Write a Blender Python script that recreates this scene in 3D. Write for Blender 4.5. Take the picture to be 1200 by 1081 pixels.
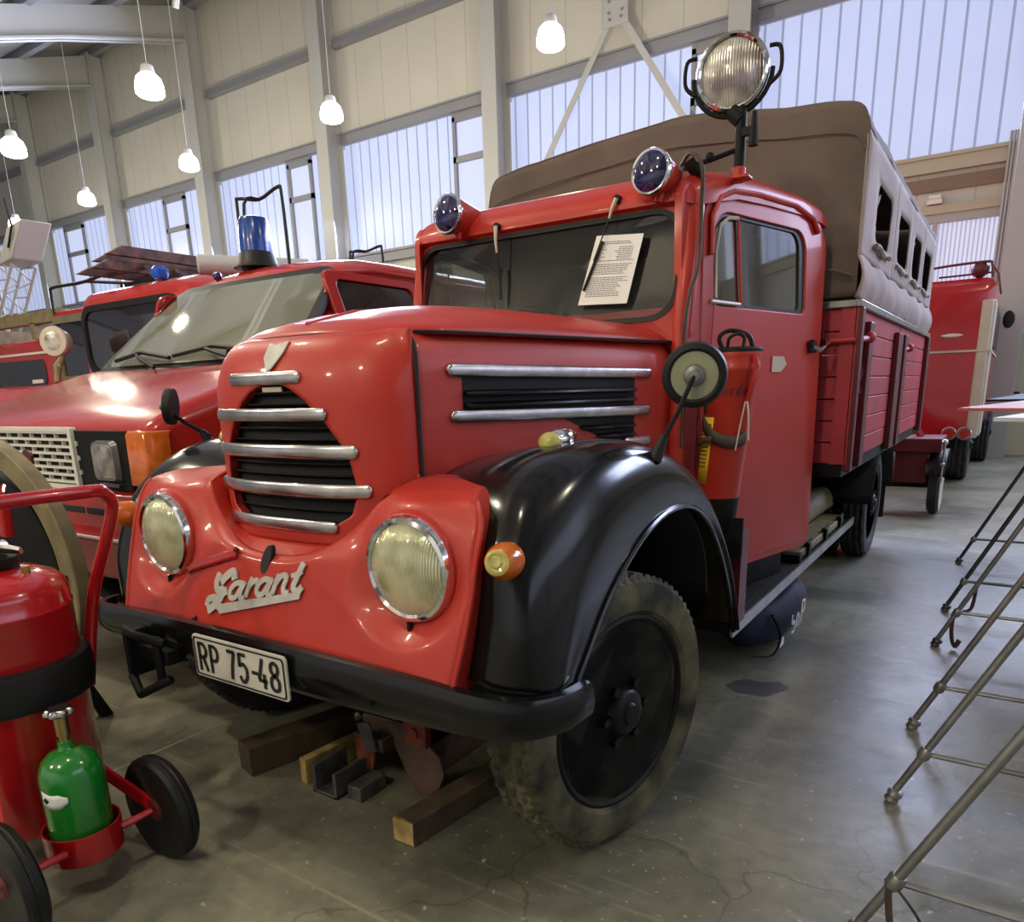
import bpy, bmesh, math, random
from mathutils import Vector, Matrix, noise
random.seed(7)
PI = math.pi
for o in list(bpy.data.objects):
    bpy.data.objects.remove(o)
SC = bpy.context.scene
COL = SC.collection

# ------------------------------------------------------------------ camera
EYE = Vector((0.0, 0.0, 1.4))
PPX, PPY, FPX = 604.0, 683.0, 847.0          # principal point and focal length in the 1200x1081 frame
def _d(px, py):
    return Vector((px - PPX, py - PPY, FPX)).normalized()
_x = -_d(-710, 494); _y = _d(1185, 440)
_y = (_y - _x * _x.dot(_y) * 0.5).normalized(); _x = (_x - _y * _x.dot(_y)).normalized()
_z = (-_d(695, 3850)); _z = (_z - _x * _z.dot(_x) - _y * _z.dot(_y)).normalized()
right = Vector((_x[0], _y[0], _z[0])); down = Vector((_x[1], _y[1], _z[1])); fwd = Vector((_x[2], _y[2], _z[2]))
cd = bpy.data.cameras.new('camera'); cam = bpy.data.objects.new('camera', cd); COL.objects.link(cam)
M = Matrix((right, -down, -fwd)).transposed().to_4x4(); M.translation = EYE
cam.matrix_world = M
cd.sensor_fit = 'HORIZONTAL'; cd.sensor_width = 36.0; cd.lens = FPX / 1200.0 * 36.0
cd.shift_x = (600.0 - PPX) / 1200.0; cd.shift_y = (PPY - 540.5) / 1200.0
cd.clip_start = 0.05; cd.clip_end = 200
SC.camera = cam

# ------------------------------------------------------------------ world, light, exposure
W = bpy.data.worlds.new('sky'); SC.world = W; W.use_nodes = True
bg = W.node_tree.nodes['Background']; bg.inputs[0].default_value = (0.72, 0.79, 1.0, 1); bg.inputs[1].default_value = 0.9
SC.view_settings.view_transform = 'Standard'; SC.view_settings.look = 'None'
SC.view_settings.gamma = 1; SC.view_settings.use_curve_mapping = False
SC.view_settings.exposure = -0.05
def point(x, y, z, e, col=(1, .9, .68), r=.16):
    l = bpy.data.lights.new('lamp_light', 'POINT'); l.energy = e; l.color = col; l.shadow_soft_size = r
    o = bpy.data.objects.new('lamp_light', l); COL.objects.link(o); o.location = (x, y, z); return o
def area(x, y, z, sx, sy, rot, e, col):
    l = bpy.data.lights.new('window_light', 'AREA'); l.energy = e; l.color = col; l.shape = 'RECTANGLE'; l.size = sx; l.size_y = sy
    o = bpy.data.objects.new('window_light', l); COL.objects.link(o); o.location = (x, y, z); o.rotation_euler = rot; return o
# lamps of the hall behind and above the camera
for (x, y, z, e) in ((-5.8, 1.0, 5.6, 340), (-1.2, .3, 5.4, 130), (-1.2, -3.2, 4.7, 270), (-8.5, -2.5, 4.7, 300), (3.6, 4.5, 6.0, 200), (-4.4, -4.5, 4.4, 260), (-12, 4.5, 6.2, 330)):
    point(x, y, z, e * 1.12)
# daylight entering through the glazed band of the back wall
for (x0, x1) in ((-32, -22), (-21.5, -11), (-10.6, -.5), (.2, 9)):
    area((x0 + x1) / 2, 15.3, 6.5, x1 - x0, 2.7, (-PI / 2 + .25, 0, 0), 190 * (x1 - x0), (.62, .70, 1.0))

area(11.6, 4.0, 5.0, 3.0, 16, (0, PI / 2 + .15, 0), 260, (.66, .74, 1.0))  # extra daylight fill added at the right wall, which has no window

# ------------------------------------------------------------------ materials
def mat(name, col, rough=.5, metal=0, coat=0, noise_amt=0, noise_scale=6, bump=0, bscale=40, spec=.5, emit=None, estr=0, alpha=1, col2=None, trans=0):
    m = bpy.data.materials.new(name); m.use_nodes = True
    nt = m.node_tree; b = nt.nodes['Principled BSDF']
    b.inputs['Base Color'].default_value = (*col, 1); b.inputs['Roughness'].default_value = rough
    b.inputs['Metallic'].default_value = metal; b.inputs['Coat Weight'].default_value = coat
    b.inputs['Coat Roughness'].default_value = .08; b.inputs['Specular IOR Level'].default_value = spec
    if trans: b.inputs['Transmission Weight'].default_value = trans
    if emit: b.inputs['Emission Color'].default_value = (*emit, 1); b.inputs['Emission Strength'].default_value = estr
    tc = nt.nodes.new('ShaderNodeTexCoord')
    if noise_amt:
        n = nt.nodes.new('ShaderNodeTexNoise'); n.inputs['Scale'].default_value = noise_scale; n.inputs['Detail'].default_value = 6
        nt.links.new(tc.outputs['Object'], n.inputs['Vector'])
        r = nt.nodes.new('ShaderNodeValToRGB'); r.color_ramp.elements[0].position = .35; r.color_ramp.elements[1].position = .68
        c2 = col2 or tuple(c * (1 - noise_amt) for c in col)
        r.color_ramp.elements[0].color = (*c2, 1); r.color_ramp.elements[1].color = (*col, 1)
        nt.links.new(n.outputs['Fac'], r.inputs['Fac']); nt.links.new(r.outputs['Color'], b.inputs['Base Color'])
    if bump:
        n = nt.nodes.new('ShaderNodeTexNoise'); n.inputs['Scale'].default_value = bscale; n.inputs['Detail'].default_value = 4
        nt.links.new(tc.outputs['Object'], n.inputs['Vector'])
        bp = nt.nodes.new('ShaderNodeBump'); bp.inputs['Strength'].default_value = bump; bp.inputs['Distance'].default_value = .01
        nt.links.new(n.outputs['Fac'], bp.inputs['Height']); nt.links.new(bp.outputs['Normal'], b.inputs['Normal'])
    return m

M_RED = mat('truck_red_enamel', (.47, .032, .019), .42, spec=.35, coat=.15, noise_amt=.14, noise_scale=2.2, bump=.06, bscale=7)
M_RED2 = mat('bed_red_paint', (.46, .028, .045), .5, noise_amt=.3, noise_scale=5, bump=.12, bscale=30)
M_REDDARK = mat('dark_red_iron', (.12, .008, .012), .45, noise_amt=.3)
M_REDV = mat('van_red_enamel', (.44, .022, .018), .2, coat=.3, noise_amt=.12, noise_scale=1.5)
M_REDE = mat('extinguisher_red', (.44, .008, .012), .2, coat=.7)
M_BLACK = mat('fender_black_enamel', (.006, .0065, .007), .17, spec=.32, coat=.08, noise_amt=.3, noise_scale=3, bump=.05, bscale=6)
M_MATTE = mat('matte_black_steel', (.007, .007, .008), .6, spec=.2)
M_RUB = mat('black_rubber', (.010, .010, .010), .5, spec=.3)
M_TYRE = mat('dusty_tyre_rubber', (.15, .138, .08), .8, spec=.2, noise_amt=.75, noise_scale=7, bump=.25, bscale=60, col2=(.025, .024, .018))
M_TYRED = mat('dark_tyre_rubber', (.03, .03, .03), .75, noise_amt=.5, noise_scale=8)
M_RIMB = mat('black_wheel_steel', (.005, .005, .006), .42, spec=.22)
M_CHR = mat('worn_aluminium_trim', (.62, .60, .60), .26, metal=1, noise_amt=.35, noise_scale=14, bump=.08, bscale=25)
M_CHROME = mat('chrome', (.75, .75, .76), .08, metal=1)
M_STEEL = mat('galvanised_tube', (.34, .34, .33), .36, metal=.7, noise_amt=.4, noise_scale=9)
M_STEELD = mat('dark_steel_tube', (.10, .10, .10), .4, metal=.8, noise_amt=.4, noise_scale=9)
M_ORANGE = mat('amber_lens', (.75, .16, .01), .15, coat=.5, noise_amt=.3, noise_scale=25)
M_YLENS = mat('yellow_green_lens', (.62, .55, .16), .12, coat=.5, noise_amt=.35, noise_scale=30)
M_BLUE = mat('dark_blue_lens', (.012, .008, .10), .05, coat=1, noise_amt=.5, noise_scale=12)
M_BLUEB = mat('bright_blue_dome', (.01, .10, .60), .25, coat=.3, noise_amt=.7, noise_scale=4)
M_CANVAS = mat('brown_canvas', (.155, .115, .095), .85, noise_amt=.3, noise_scale=2.5, bump=.25, bscale=120)
M_CANVASG = mat('faded_canvas', (.42, .34, .31), .85, noise_amt=.28, noise_scale=3, bump=.3, bscale=60)  # paler, pinker tone for the near side of the cover
M_DARK = mat('dark_interior', (.012, .012, .014), .8)
M_SEAT = mat('cab_lining', (.10, .095, .09), .7)
M_CREAM = mat('cream_paint', (.55, .47, .38), .4, noise_amt=.1)
M_WHITE = mat('white_plastic', (.72, .70, .62), .4)
M_PAPER = mat('white_paper', (.78, .78, .76), .7)
M_INK = mat('black_ink', (.01, .01, .01), .6)
M_KHAKI = mat('mirror_back_khaki', (.30, .31, .20), .45, noise_amt=.12)
M_GREEN = mat('green_cylinder_enamel', (.012, .20, .022), .18, coat=.7)
M_BRASS = mat('brass_fitting', (.45, .34, .14), .3, metal=1)
M_WOOD = mat('sawn_timber', (.55, .38, .13), .8, noise_amt=.5, noise_scale=18, bump=.2)
M_WOODD = mat('dirty_timber', (.10, .065, .035), .8, noise_amt=.5, noise_scale=10, bump=.2)
M_RUST = mat('rusty_plate', (.28, .06, .03), .75, noise_amt=.6, noise_scale=20)
M_GREYP = mat('grey_steel_plate', (.15, .14, .14), .55, metal=.5, noise_amt=.5, noise_scale=14)
M_BROWNP = mat('brown_steel_plate', (.13, .075, .06), .6, noise_amt=.4, noise_scale=14)
M_TAN = mat('tan_painted_steel', (.27, .22, .11), .6, noise_amt=.4, noise_scale=10)
M_YEL = mat('yellow_label', (.75, .52, .03), .5)
M_LEATHER = mat('brown_leather_strap', (.075, .05, .04), .6, noise_amt=.4, noise_scale=20)
M_NAVY = mat('navy_fabric', (.010, .012, .05), .75, noise_amt=.4, noise_scale=8, bump=.4, bscale=20)
M_COLUMN = mat('grey_white_column_paint', (.40, .40, .385), .5)
M_GIRT = mat('galvanised_girt', (.25, .25, .27), .5, metal=.2)
M_ROOF = mat('roof_sheet', (.30, .285, .26), .7, noise_amt=.1, noise_scale=1)
M_BEIGE = mat('beige_steel', (.45, .42, .31), .6)
M_BOARD = mat('printed_board_white', (.6, .62, .68), .3, noise_amt=.3, noise_scale=5)
M_BOARDR = mat('printed_board_red', (.5, .12, .1), .3)
M_LAMP = mat('lamp_glow', (1, .95, .8), .4, emit=(1, .93, .76), estr=9)
M_MIRR = mat('mirror_glass', (.35, .35, .38), .05, metal=1)
M_OLIVE = mat('olive_frame', (.20, .18, .11), .6, noise_amt=.3)
M_WOODRED = mat('weathered_red_wood', (.16, .07, .05), .75, noise_amt=.7, noise_scale=9, col2=(.03, .02, .02))

def glass(name, tint, refl=.12, op=.0, opcol=(.1, .1, .1)):
    m = bpy.data.materials.new(name); m.use_nodes = True; nt = m.node_tree; nt.nodes.clear()
    out = nt.nodes.new('ShaderNodeOutputMaterial'); tr = nt.nodes.new('ShaderNodeBsdfTransparent'); tr.inputs[0].default_value = (*tint, 1)
    gl = nt.nodes.new('ShaderNodeBsdfGlossy'); gl.inputs['Roughness'].default_value = .03
    lw = nt.nodes.new('ShaderNodeLayerWeight'); lw.inputs['Blend'].default_value = .35
    mr = nt.nodes.new('ShaderNodeMapRange'); mr.inputs['To Min'].default_value = refl; mr.inputs['To Max'].default_value = .75
    nt.links.new(lw.outputs['Fresnel'], mr.inputs['Value'])
    mx = nt.nodes.new('ShaderNodeMixShader'); nt.links.new(mr.outputs[0], mx.inputs[0])
    df = nt.nodes.new('ShaderNodeBsdfDiffuse'); df.inputs[0].default_value = (*opcol, 1)
    m2 = nt.nodes.new('ShaderNodeMixShader'); m2.inputs[0].default_value = op
    nt.links.new(tr.outputs[0], m2.inputs[1]); nt.links.new(df.outputs[0], m2.inputs[2])
    nt.links.new(m2.outputs[0], mx.inputs[1]); nt.links.new(gl.outputs[0], mx.inputs[2]); nt.links.new(mx.outputs[0], out.inputs[0])
    return m
M_GLASS = glass('truck_glass', (.82, .86, .86), .07, .05, (.2, .22, .22))
M_GLASSR = glass('side_window_glass', (.7, .74, .72), .42, .05, (.2, .22, .22))
M_BADGE = mat('brushed_badge_metal', (.55, .54, .50), .45, metal=.25, noise_amt=.2, noise_scale=25)
M_GLASSV = glass('van_glass', (.35, .38, .34), .12, .55, (.30, .32, .25))
M_GLASSD = glass('dark_glass', (.2, .2, .22), .12, .5, (.03, .03, .04))

def lens_mat(name, c1, c2, scale):
    m = mat(name, c1, .1, coat=.6, spec=.8); nt = m.node_tree; b = nt.nodes['Principled BSDF']
    tc = nt.nodes.new('ShaderNodeTexCoord'); w = nt.nodes.new('ShaderNodeTexWave'); w.inputs['Scale'].default_value = scale; w.bands_direction = 'X'
    w.inputs['Distortion'].default_value = 1.2; w.inputs['Detail'].default_value = 2
    nt.links.new(tc.outputs['Object'], w.inputs['Vector'])
    n = nt.nodes.new('ShaderNodeTexNoise'); n.inputs['Scale'].default_value = 9; nt.links.new(tc.outputs['Object'], n.inputs['Vector'])
    r = nt.nodes.new('ShaderNodeValToRGB'); r.color_ramp.elements[0].color = (*c2, 1); r.color_ramp.elements[1].color = (*c1, 1)
    r.color_ramp.elements[0].position = .38; r.color_ramp.elements[1].position = .6
    nt.links.new(n.outputs['Fac'], r.inputs['Fac']); nt.links.new(r.outputs[0], b.inputs['Base Color'])
    bp = nt.nodes.new('ShaderNodeBump'); bp.inputs['Strength'].default_value = .6; bp.inputs['Distance'].default_value = .004
    nt.links.new(w.outputs['Fac'], bp.inputs['Height']); nt.links.new(bp.outputs['Normal'], b.inputs['Normal'])
    b.inputs['Metallic'].default_value = .35; b.inputs['Roughness'].default_value = .18
    return m
M_HLENS = lens_mat('headlamp_ribbed_glass', (.78, .78, .50), (.42, .44, .26), 45)
M_SLENS = lens_mat('searchlight_glass', (.62, .58, .52), (.22, .18, .17), 30)

# ------------------------------------------------------------------ mesh builder
class MB:
    def __init__(s): s.v = []; s.f = []; s.m = None
    def add(s, vs, fs):
        n = len(s.v); s.v += [Vector(v) for v in vs]; s.f += [tuple(i + n for i in f) for f in fs]; return s
    def box(s, x0, x1, y0, y1, z0, z1):
        return s.add([(x0, y0, z0), (x1, y0, z0), (x1, y1, z0), (x0, y1, z0), (x0, y0, z1), (x1, y0, z1), (x1, y1, z1), (x0, y1, z1)],
                     [(0, 3, 2, 1), (4, 5, 6, 7), (0, 1, 5, 4), (1, 2, 6, 5), (2, 3, 7, 6), (3, 0, 4, 7)])
    def beam(s, a, b, w, h, up=(0, 0, 1)):
        a = Vector(a); b = Vector(b); d = (b - a).normalized(); u = Vector(up)
        sd = d.cross(u).normalized() * w / 2; u2 = sd.cross(d).normalized() * h / 2
        vs = [p + i * sd + j * u2 for p in (a, b) for (i, j) in ((-1, -1), (1, -1), (1, 1), (-1, 1))]
        return s.add(vs, [(0, 1, 2, 3), (7, 6, 5, 4), (0, 4, 5, 1), (1, 5, 6, 2), (2, 6, 7, 3), (3, 7, 4, 0)])
    def grid(s, fn, nu, nv, cu=False, cv=False):
        vs = [fn(i / (nu if cu else nu - 1), j / (nv if cv else nv - 1)) for j in range(nv) for i in range(nu)]
        fs = []
        for j in range(nv if cv else nv - 1):
            for i in range(nu if cu else nu - 1):
                a = j * nu + i; b = j * nu + (i + 1) % nu; c = ((j + 1) % nv) * nu + (i + 1) % nu; d = ((j + 1) % nv) * nu + i
                fs.append((a, b, c, d))
        return s.add(vs, fs)
    def tube(s, pts, r, n=8, closed=False, flat=1.0, up=None):
        pts = [Vector(p) for p in pts]; N = len(pts); rings = []
        nrm = None
        for i, p in enumerate(pts):
            if closed: t = (pts[(i + 1) % N] - pts[i - 1]).normalized()
            elif i == 0: t = (pts[1] - p).normalized()
            elif i == N - 1: t = (p - pts[-2]).normalized()
            else: t = ((pts[i + 1] - p).normalized() + (p - pts[i - 1]).normalized()).normalized()
            if up is not None: nn = Vector(up) - t * t.dot(Vector(up))
            elif nrm is None:
                nn = t.orthogonal()
            else: nn = nrm - t * nrm.dot(t)
            nrm = nn.normalized(); bn = t.cross(nrm)
            rr = r[i] if isinstance(r, (list, tuple)) else r
            rings.append([p + (nrm * math.cos(2 * PI * k / n) * flat + bn * math.sin(2 * PI * k / n)) * rr for k in range(n)])
        vs = [v for q in rings for v in q]; fs = []
        for i in range(N if closed else N - 1):
            j = (i + 1) % N
            for k in range(n): fs.append((i * n + k, i * n + (k + 1) % n, j * n + (k + 1) % n, j * n + k))
        if not closed:
            fs.append(tuple(range(n))[::-1]); fs.append(tuple((N - 1) * n + k for k in range(n)))
        return s.add(vs, fs)
    def cyl(s, a, b, r, n=24, r2=None):
        return s.tube([a, b], [r, r if r2 is None else r2], n)
    def lathe(s, prof, c, ax=(0, 0, 1), n=32, rfun=None, caps=True):
        # prof: list of (radius, height along axis)
        ax = Vector(ax).normalized(); u = ax.orthogonal().normalized()
        if abs(ax.z) < .5: u = Vector((0, 0, 1)) - ax * ax.z; u.normalize()
        w = ax.cross(u); c = Vector(c); vs = []
        for (r, h) in prof:
            for k in range(n):
                a = 2 * PI * k / n; rr = r * (rfun(a, r, h) if rfun else 1)
                vs.append(c + ax * h + (u * math.cos(a) + w * math.sin(a)) * rr)
        fs = []
        for j in range(len(prof) - 1):
            for k in range(n): fs.append((j * n + k, j * n + (k + 1) % n, (j + 1) * n + (k + 1) % n, (j + 1) * n + k))
        if caps and prof[0][0] > 1e-4: fs.append(tuple(range(n))[::-1])
        if caps and prof[-1][0] > 1e-4: fs.append(tuple((len(prof) - 1) * n + k for k in range(n)))
        return s.add(vs, fs)
    def loft(s, rings, cap=True, closed=True):
        n = len(rings[0]); vs = [v for r in rings for v in r]; fs = []
        for j in range(len(rings) - 1):
            for k in range(n if closed else n - 1): fs.append((j * n + k, j * n + (k + 1) % n, (j + 1) * n + (k + 1) % n, (j + 1) * n + k))
        if cap:
            fs.append(tuple(range(n))[::-1]); fs.append(tuple((len(rings) - 1) * n + k for k in range(n)))
        return s.add(vs, fs)
    def prism(s, poly, f0, f1):
        # poly of 2-D points, f0/f1 map a point to the two faces
        return s.loft([[f0(*p) for p in poly], [f1(*p) for p in poly]])
    def ball(s, c, r, sc=(1, 1, 1), nu=20, nv=12):
        c = Vector(c)
        return s.grid(lambda u, v: c + Vector((sc[0] * r * math.sin(PI * v) * math.cos(2 * PI * u), sc[1] * r * math.sin(PI * v) * math.sin(2 * PI * u), sc[2] * r * math.cos(PI * v))), nu, nv, cu=True)
    def xf(s, m):
        s.v = [m @ v for v in s.v]; return s

def interp(pts, t):
    # Catmull-Rom through pts (any dimension), t in 0..1
    n = len(pts) - 1; x = max(0, min(t, 1)) * n; i = min(int(x), n - 1); u = x - i
    p0 = pts[max(i - 1, 0)]; p1 = pts[i]; p2 = pts[i + 1]; p3 = pts[min(i + 2, n)]
    return tuple(.5 * ((2 * b) + (-a + c) * u + (2 * a - 5 * b + 4 * c - d) * u * u + (-a + 3 * b - 3 * c + d) * u ** 3) for a, b, c, d in zip(p0, p1, p2, p3))
def curve(pts, n=8):
    m = (len(pts) - 1) * n
    return [Vector(interp(pts, i / m)) for i in range(m + 1)]
def rrect(x0, x1, z0, z1, r, n=6):
    rs = r if isinstance(r, (list, tuple)) else (r,) * 4       # bottom-right, top-right, top-left, bottom-left
    out = []
    for (cx, cz, a0, rr) in ((x1, z0, -PI / 2, rs[0]), (x1, z1, 0, rs[1]), (x0, z1, PI / 2, rs[2]), (x0, z0, PI, rs[3])):
        ox = cx - rr if cx == x1 else cx + rr; oz = cz + rr if cz == z0 else cz - rr
        for k in range(n + 1): a = a0 + PI / 2 * k / n; out.append((ox + rr * math.cos(a), oz + rr * math.sin(a)))
    return out
def ringpanel(mb, outer, inner, f, th_dir):
    # flat panel with a hole; outer and inner loops have equal counts; f maps 2-D to 3-D; th_dir = thickness vector
    th = Vector(th_dir); n = len(outer)
    O = [Vector(f(*p)) for p in outer]; I = [Vector(f(*p)) for p in inner]
    vs = O + I + [v + th for v in O] + [v + th for v in I]; fs = []
    for k in range(n):
        j = (k + 1) % n
        fs += [(k, j, n + j, n + k), (2 * n + k, 3 * n + k, 3 * n + j, 2 * n + j), (k, 2 * n + k, 2 * n + j, j), (n + k, n + j, 3 * n + j, 3 * n + k)]
    return mb.add(vs, fs)

ORG = {}
def worg(o):
    return ORG.get(o.name, Vector((0, 0, 0)))
def obj(name, mb, m, parent=None, bevel=0, subsurf=0, solid=0, smooth=True, origin=None, ang=38, seg=2):
    me = bpy.data.meshes.new(name)
    if parent is not None: org = worg(parent)
    elif origin is not None: org = Vector(origin)
    else:
        lo = [min(v[i] for v in mb.v) for i in range(3)]; hi = [max(v[i] for v in mb.v) for i in range(3)]
        org = Vector(((lo[0] + hi[0]) / 2, (lo[1] + hi[1]) / 2, lo[2]))
    me.from_pydata([tuple(v - org) for v in mb.v], [], mb.f)
    bm = bmesh.new(); bm.from_mesh(me); bmesh.ops.remove_doubles(bm, verts=bm.verts, dist=1e-5)
    bmesh.ops.recalc_face_normals(bm, faces=bm.faces); bm.to_mesh(me); bm.free()
    if smooth and not subsurf:
        me.polygons.foreach_set('use_smooth', [True] * len(me.polygons)); me.set_sharp_from_angle(angle=math.radians(ang))
    elif subsurf: me.polygons.foreach_set('use_smooth', [True] * len(me.polygons))
    me.materials.append(m)
    o = bpy.data.objects.new(name, me); COL.objects.link(o)
    if parent is not None: o.parent = parent
    else: o.location = org
    ORG[o.name] = org
    if solid: md = o.modifiers.new('solid', 'SOLIDIFY'); md.thickness = abs(solid); md.offset = -1 if solid > 0 else 1
    if bevel: md = o.modifiers.new('bevel', 'BEVEL'); md.width = bevel; md.segments = seg; md.limit_method = 'ANGLE'; md.angle_limit = math.radians(40)
    if subsurf: md = o.modifiers.new('sub', 'SUBSURF'); md.levels = subsurf; md.render_levels = subsurf
    return o
def empty(name, loc, label, cat, group=None):
    o = bpy.data.objects.new(name, None); COL.objects.link(o); o.location = loc; o.empty_display_size = .2
    ORG[o.name] = Vector(loc); return tag(o, label, cat, group)
def tag(o, label, cat, group=None):
    o['label'] = label; o['category'] = cat
    if group: o['group'] = group
    return o
def struct(name, mb, m, parent=None, **k):
    o = obj(name, mb, m, parent, **k)
    if parent is None: o['kind'] = 'structure'
    return o
def dup(root, loc, label=None, group=None):
    r = root.copy(); COL.objects.link(r); r.location = loc
    if label: r['label'] = label
    if group: r['group'] = group
    for ch in list(root.children):
        c = ch.copy(); COL.objects.link(c); c.parent = r
        for g in list(ch.children):
            e = g.copy(); COL.objects.link(e); e.parent = c
    return r
def V(*a): return Vector(a)
# ================================================================== HALL
WY = 16.0
def nodes_floor():
    m = mat('concrete_floor', (.2, .19, .15), .4); nt = m.node_tree; b = nt.nodes['Principled BSDF']
    tc = nt.nodes.new('ShaderNodeTexCoord')
    def nz(s, d=8, dist=0):
        n = nt.nodes.new('ShaderNodeTexNoise'); n.inputs['Scale'].default_value = s; n.inputs['Detail'].default_value = d; n.inputs['Distortion'].default_value = dist
        nt.links.new(tc.outputs['Object'], n.inputs['Vector']); return n
    a = nz(.9, 10, .6); r = nt.nodes.new('ShaderNodeValToRGB'); e = r.color_ramp.elements
    e[0].position = .3; e[0].color = (.085, .085, .058, 1); e[1].position = .7; e[1].color = (.32, .31, .225, 1)
    nt.links.new(a.outputs['Fac'], r.inputs['Fac'])
    c = nz(14, 8, .3); r2 = nt.nodes.new('ShaderNodeValToRGB'); r2.color_ramp.elements[0].position = .3; r2.color_ramp.elements[0].color = (.72, .72, .72, 1); r2.color_ramp.elements[1].position = .7
    nt.links.new(c.outputs['Fac'], r2.inputs['Fac'])
    mx = nt.nodes.new('ShaderNodeMix'); mx.data_type = 'RGBA'; mx.blend_type = 'MULTIPLY'; mx.inputs[0].default_value = 1
    nt.links.new(r.outputs[0], mx.inputs[6]); nt.links.new(r2.outputs[0], mx.inputs[7])
    # pale specks, drips and scuffs
    sc_ = nz(38, 3, .2); sr = nt.nodes.new('ShaderNodeValToRGB'); sr.color_ramp.elements[0].position = .66; sr.color_ramp.elements[0].color = (0, 0, 0, 1); sr.color_ramp.elements[1].position = .72
    nt.links.new(sc_.outputs['Fac'], sr.inputs['Fac'])
    mp = nt.nodes.new('ShaderNodeMapping'); mp.inputs['Rotation'].default_value = (0, 0, .35); mp.inputs['Scale'].default_value = (1.3, 16, 1); nt.links.new(tc.outputs['Object'], mp.inputs['Vector'])
    st_ = nt.nodes.new('ShaderNodeTexNoise'); st_.inputs['Scale'].default_value = 1.6; st_.inputs['Detail'].default_value = 9; nt.links.new(mp.outputs[0], st_.inputs['Vector'])
    s2r = nt.nodes.new('ShaderNodeValToRGB'); s2r.color_ramp.elements[0].position = .60; s2r.color_ramp.elements[0].color = (0, 0, 0, 1); s2r.color_ramp.elements[1].position = .74; s2r.color_ramp.elements[1].color = (.4, .4, .4, 1)
    nt.links.new(st_.outputs['Fac'], s2r.inputs['Fac'])
    mxs = nt.nodes.new('ShaderNodeMath'); mxs.operation = 'MAXIMUM'; nt.links.new(sr.outputs[0], mxs.inputs[0]); nt.links.new(s2r.outputs[0], mxs.inputs[1])
    m0 = nt.nodes.new('ShaderNodeMix'); m0.data_type = 'RGBA'; nt.links.new(mxs.outputs[0], m0.inputs[0]); nt.links.new(mx.outputs[2], m0.inputs[6]); m0.inputs[7].default_value = (.38, .37, .30, 1)
    mx = m0
    # hairline cracks and scratches
    v = nt.nodes.new('ShaderNodeTexVoronoi'); v.feature = 'DISTANCE_TO_EDGE'; v.inputs['Scale'].default_value = .8
    w = nz(3, 6); add = nt.nodes.new('ShaderNodeVectorMath'); add.operation = 'MULTIPLY_ADD'
    nt.links.new(w.outputs['Color'], add.inputs[0]); add.inputs[1].default_value = (.5, .5, .5); nt.links.new(tc.outputs['Object'], add.inputs[2])
    nt.links.new(add.outputs[0], v.inputs['Vector'])
    cr = nt.nodes.new('ShaderNodeValToRGB'); cr.color_ramp.elements[0].position = 0; cr.color_ramp.elements[0].color = (.62, .6, .55, 1); cr.color_ramp.elements[1].position = .006
    nt.links.new(v.outputs['Distance'], cr.inputs['Fac'])
    m2 = nt.nodes.new('ShaderNodeMix'); m2.data_type = 'RGBA'; m2.blend_type = 'MULTIPLY'; m2.inputs[0].default_value = 1
    nt.links.new(mx.outputs[2], m2.inputs[6]); nt.links.new(cr.outputs[0], m2.inputs[7])
    # expansion joints
    sp = nt.nodes.new('ShaderNodeSeparateXYZ'); nt.links.new(tc.outputs['Object'], sp.inputs[0])
    def line(out, off, per, wid):
        a = nt.nodes.new('ShaderNodeMath'); a.operation = 'ADD'; a.inputs[1].default_value = off; nt.links.new(sp.outputs[out], a.inputs[0])
        f = nt.nodes.new('ShaderNodeMath'); f.operation = 'PINGPONG'; f.inputs[1].default_value = per / 2; nt.links.new(a.outputs[0], f.inputs[0])
        g = nt.nodes.new('ShaderNodeMath'); g.operation = 'LESS_THAN'; g.inputs[1].default_value = wid; nt.links.new(f.outputs[0], g.inputs[0]); return g
    l1 = line(0, 2.75, 5.4, .006); l2 = line(1, -1.18 + 5.4, 5.4, .006)
    mxl = nt.nodes.new('ShaderNodeMath'); mxl.operation = 'MAXIMUM'; nt.links.new(l1.outputs[0], mxl.inputs[0]); nt.links.new(l2.outputs[0], mxl.inputs[1])
    m3 = nt.nodes.new('ShaderNodeMix'); m3.data_type = 'RGBA'; nt.links.new(mxl.outputs[0], m3.inputs[0])
    nt.links.new(m2.outputs[2], m3.inputs[6]); m3.inputs[7].default_value = (.28, .26, .2, 1)
    sv = nt.nodes.new('ShaderNodeVectorMath'); sv.operation = 'MULTIPLY_ADD'; nt.links.new(w.outputs['Color'], sv.inputs[0]); sv.inputs[1].default_value = (.35, .35, 0); nt.links.new(tc.outputs['Object'], sv.inputs[2])
    s2 = nt.nodes.new('ShaderNodeVectorMath'); s2.operation = 'SUBTRACT'; nt.links.new(sv.outputs[0], s2.inputs[0]); s2.inputs[1].default_value = (-.83 + .175, 3.27 + .175, 0)
    s3 = nt.nodes.new('ShaderNodeVectorMath'); s3.operation = 'MULTIPLY'; nt.links.new(s2.outputs[0], s3.inputs[0]); s3.inputs[1].default_value = (8.5, 11.0, 1)
    s4 = nt.nodes.new('ShaderNodeVectorMath'); s4.operation = 'LENGTH'; nt.links.new(s3.outputs[0], s4.inputs[0])
    s5 = nt.nodes.new('ShaderNodeMath'); s5.operation = 'LESS_THAN'; s5.inputs[1].default_value = 1.0; nt.links.new(s4.outputs['Value'], s5.inputs[0])
    m4 = nt.nodes.new('ShaderNodeMix'); m4.data_type = 'RGBA'; nt.links.new(s5.outputs[0], m4.inputs[0]); nt.links.new(m3.outputs[2], m4.inputs[6]); m4.inputs[7].default_value = (.085, .078, .078, 1)
    nt.links.new(m4.outputs[2], b.inputs['Base Color'])
    rr = nt.nodes.new('ShaderNodeMapRange'); rr.inputs['To Min'].default_value = .24; rr.inputs['To Max'].default_value = .5
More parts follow.
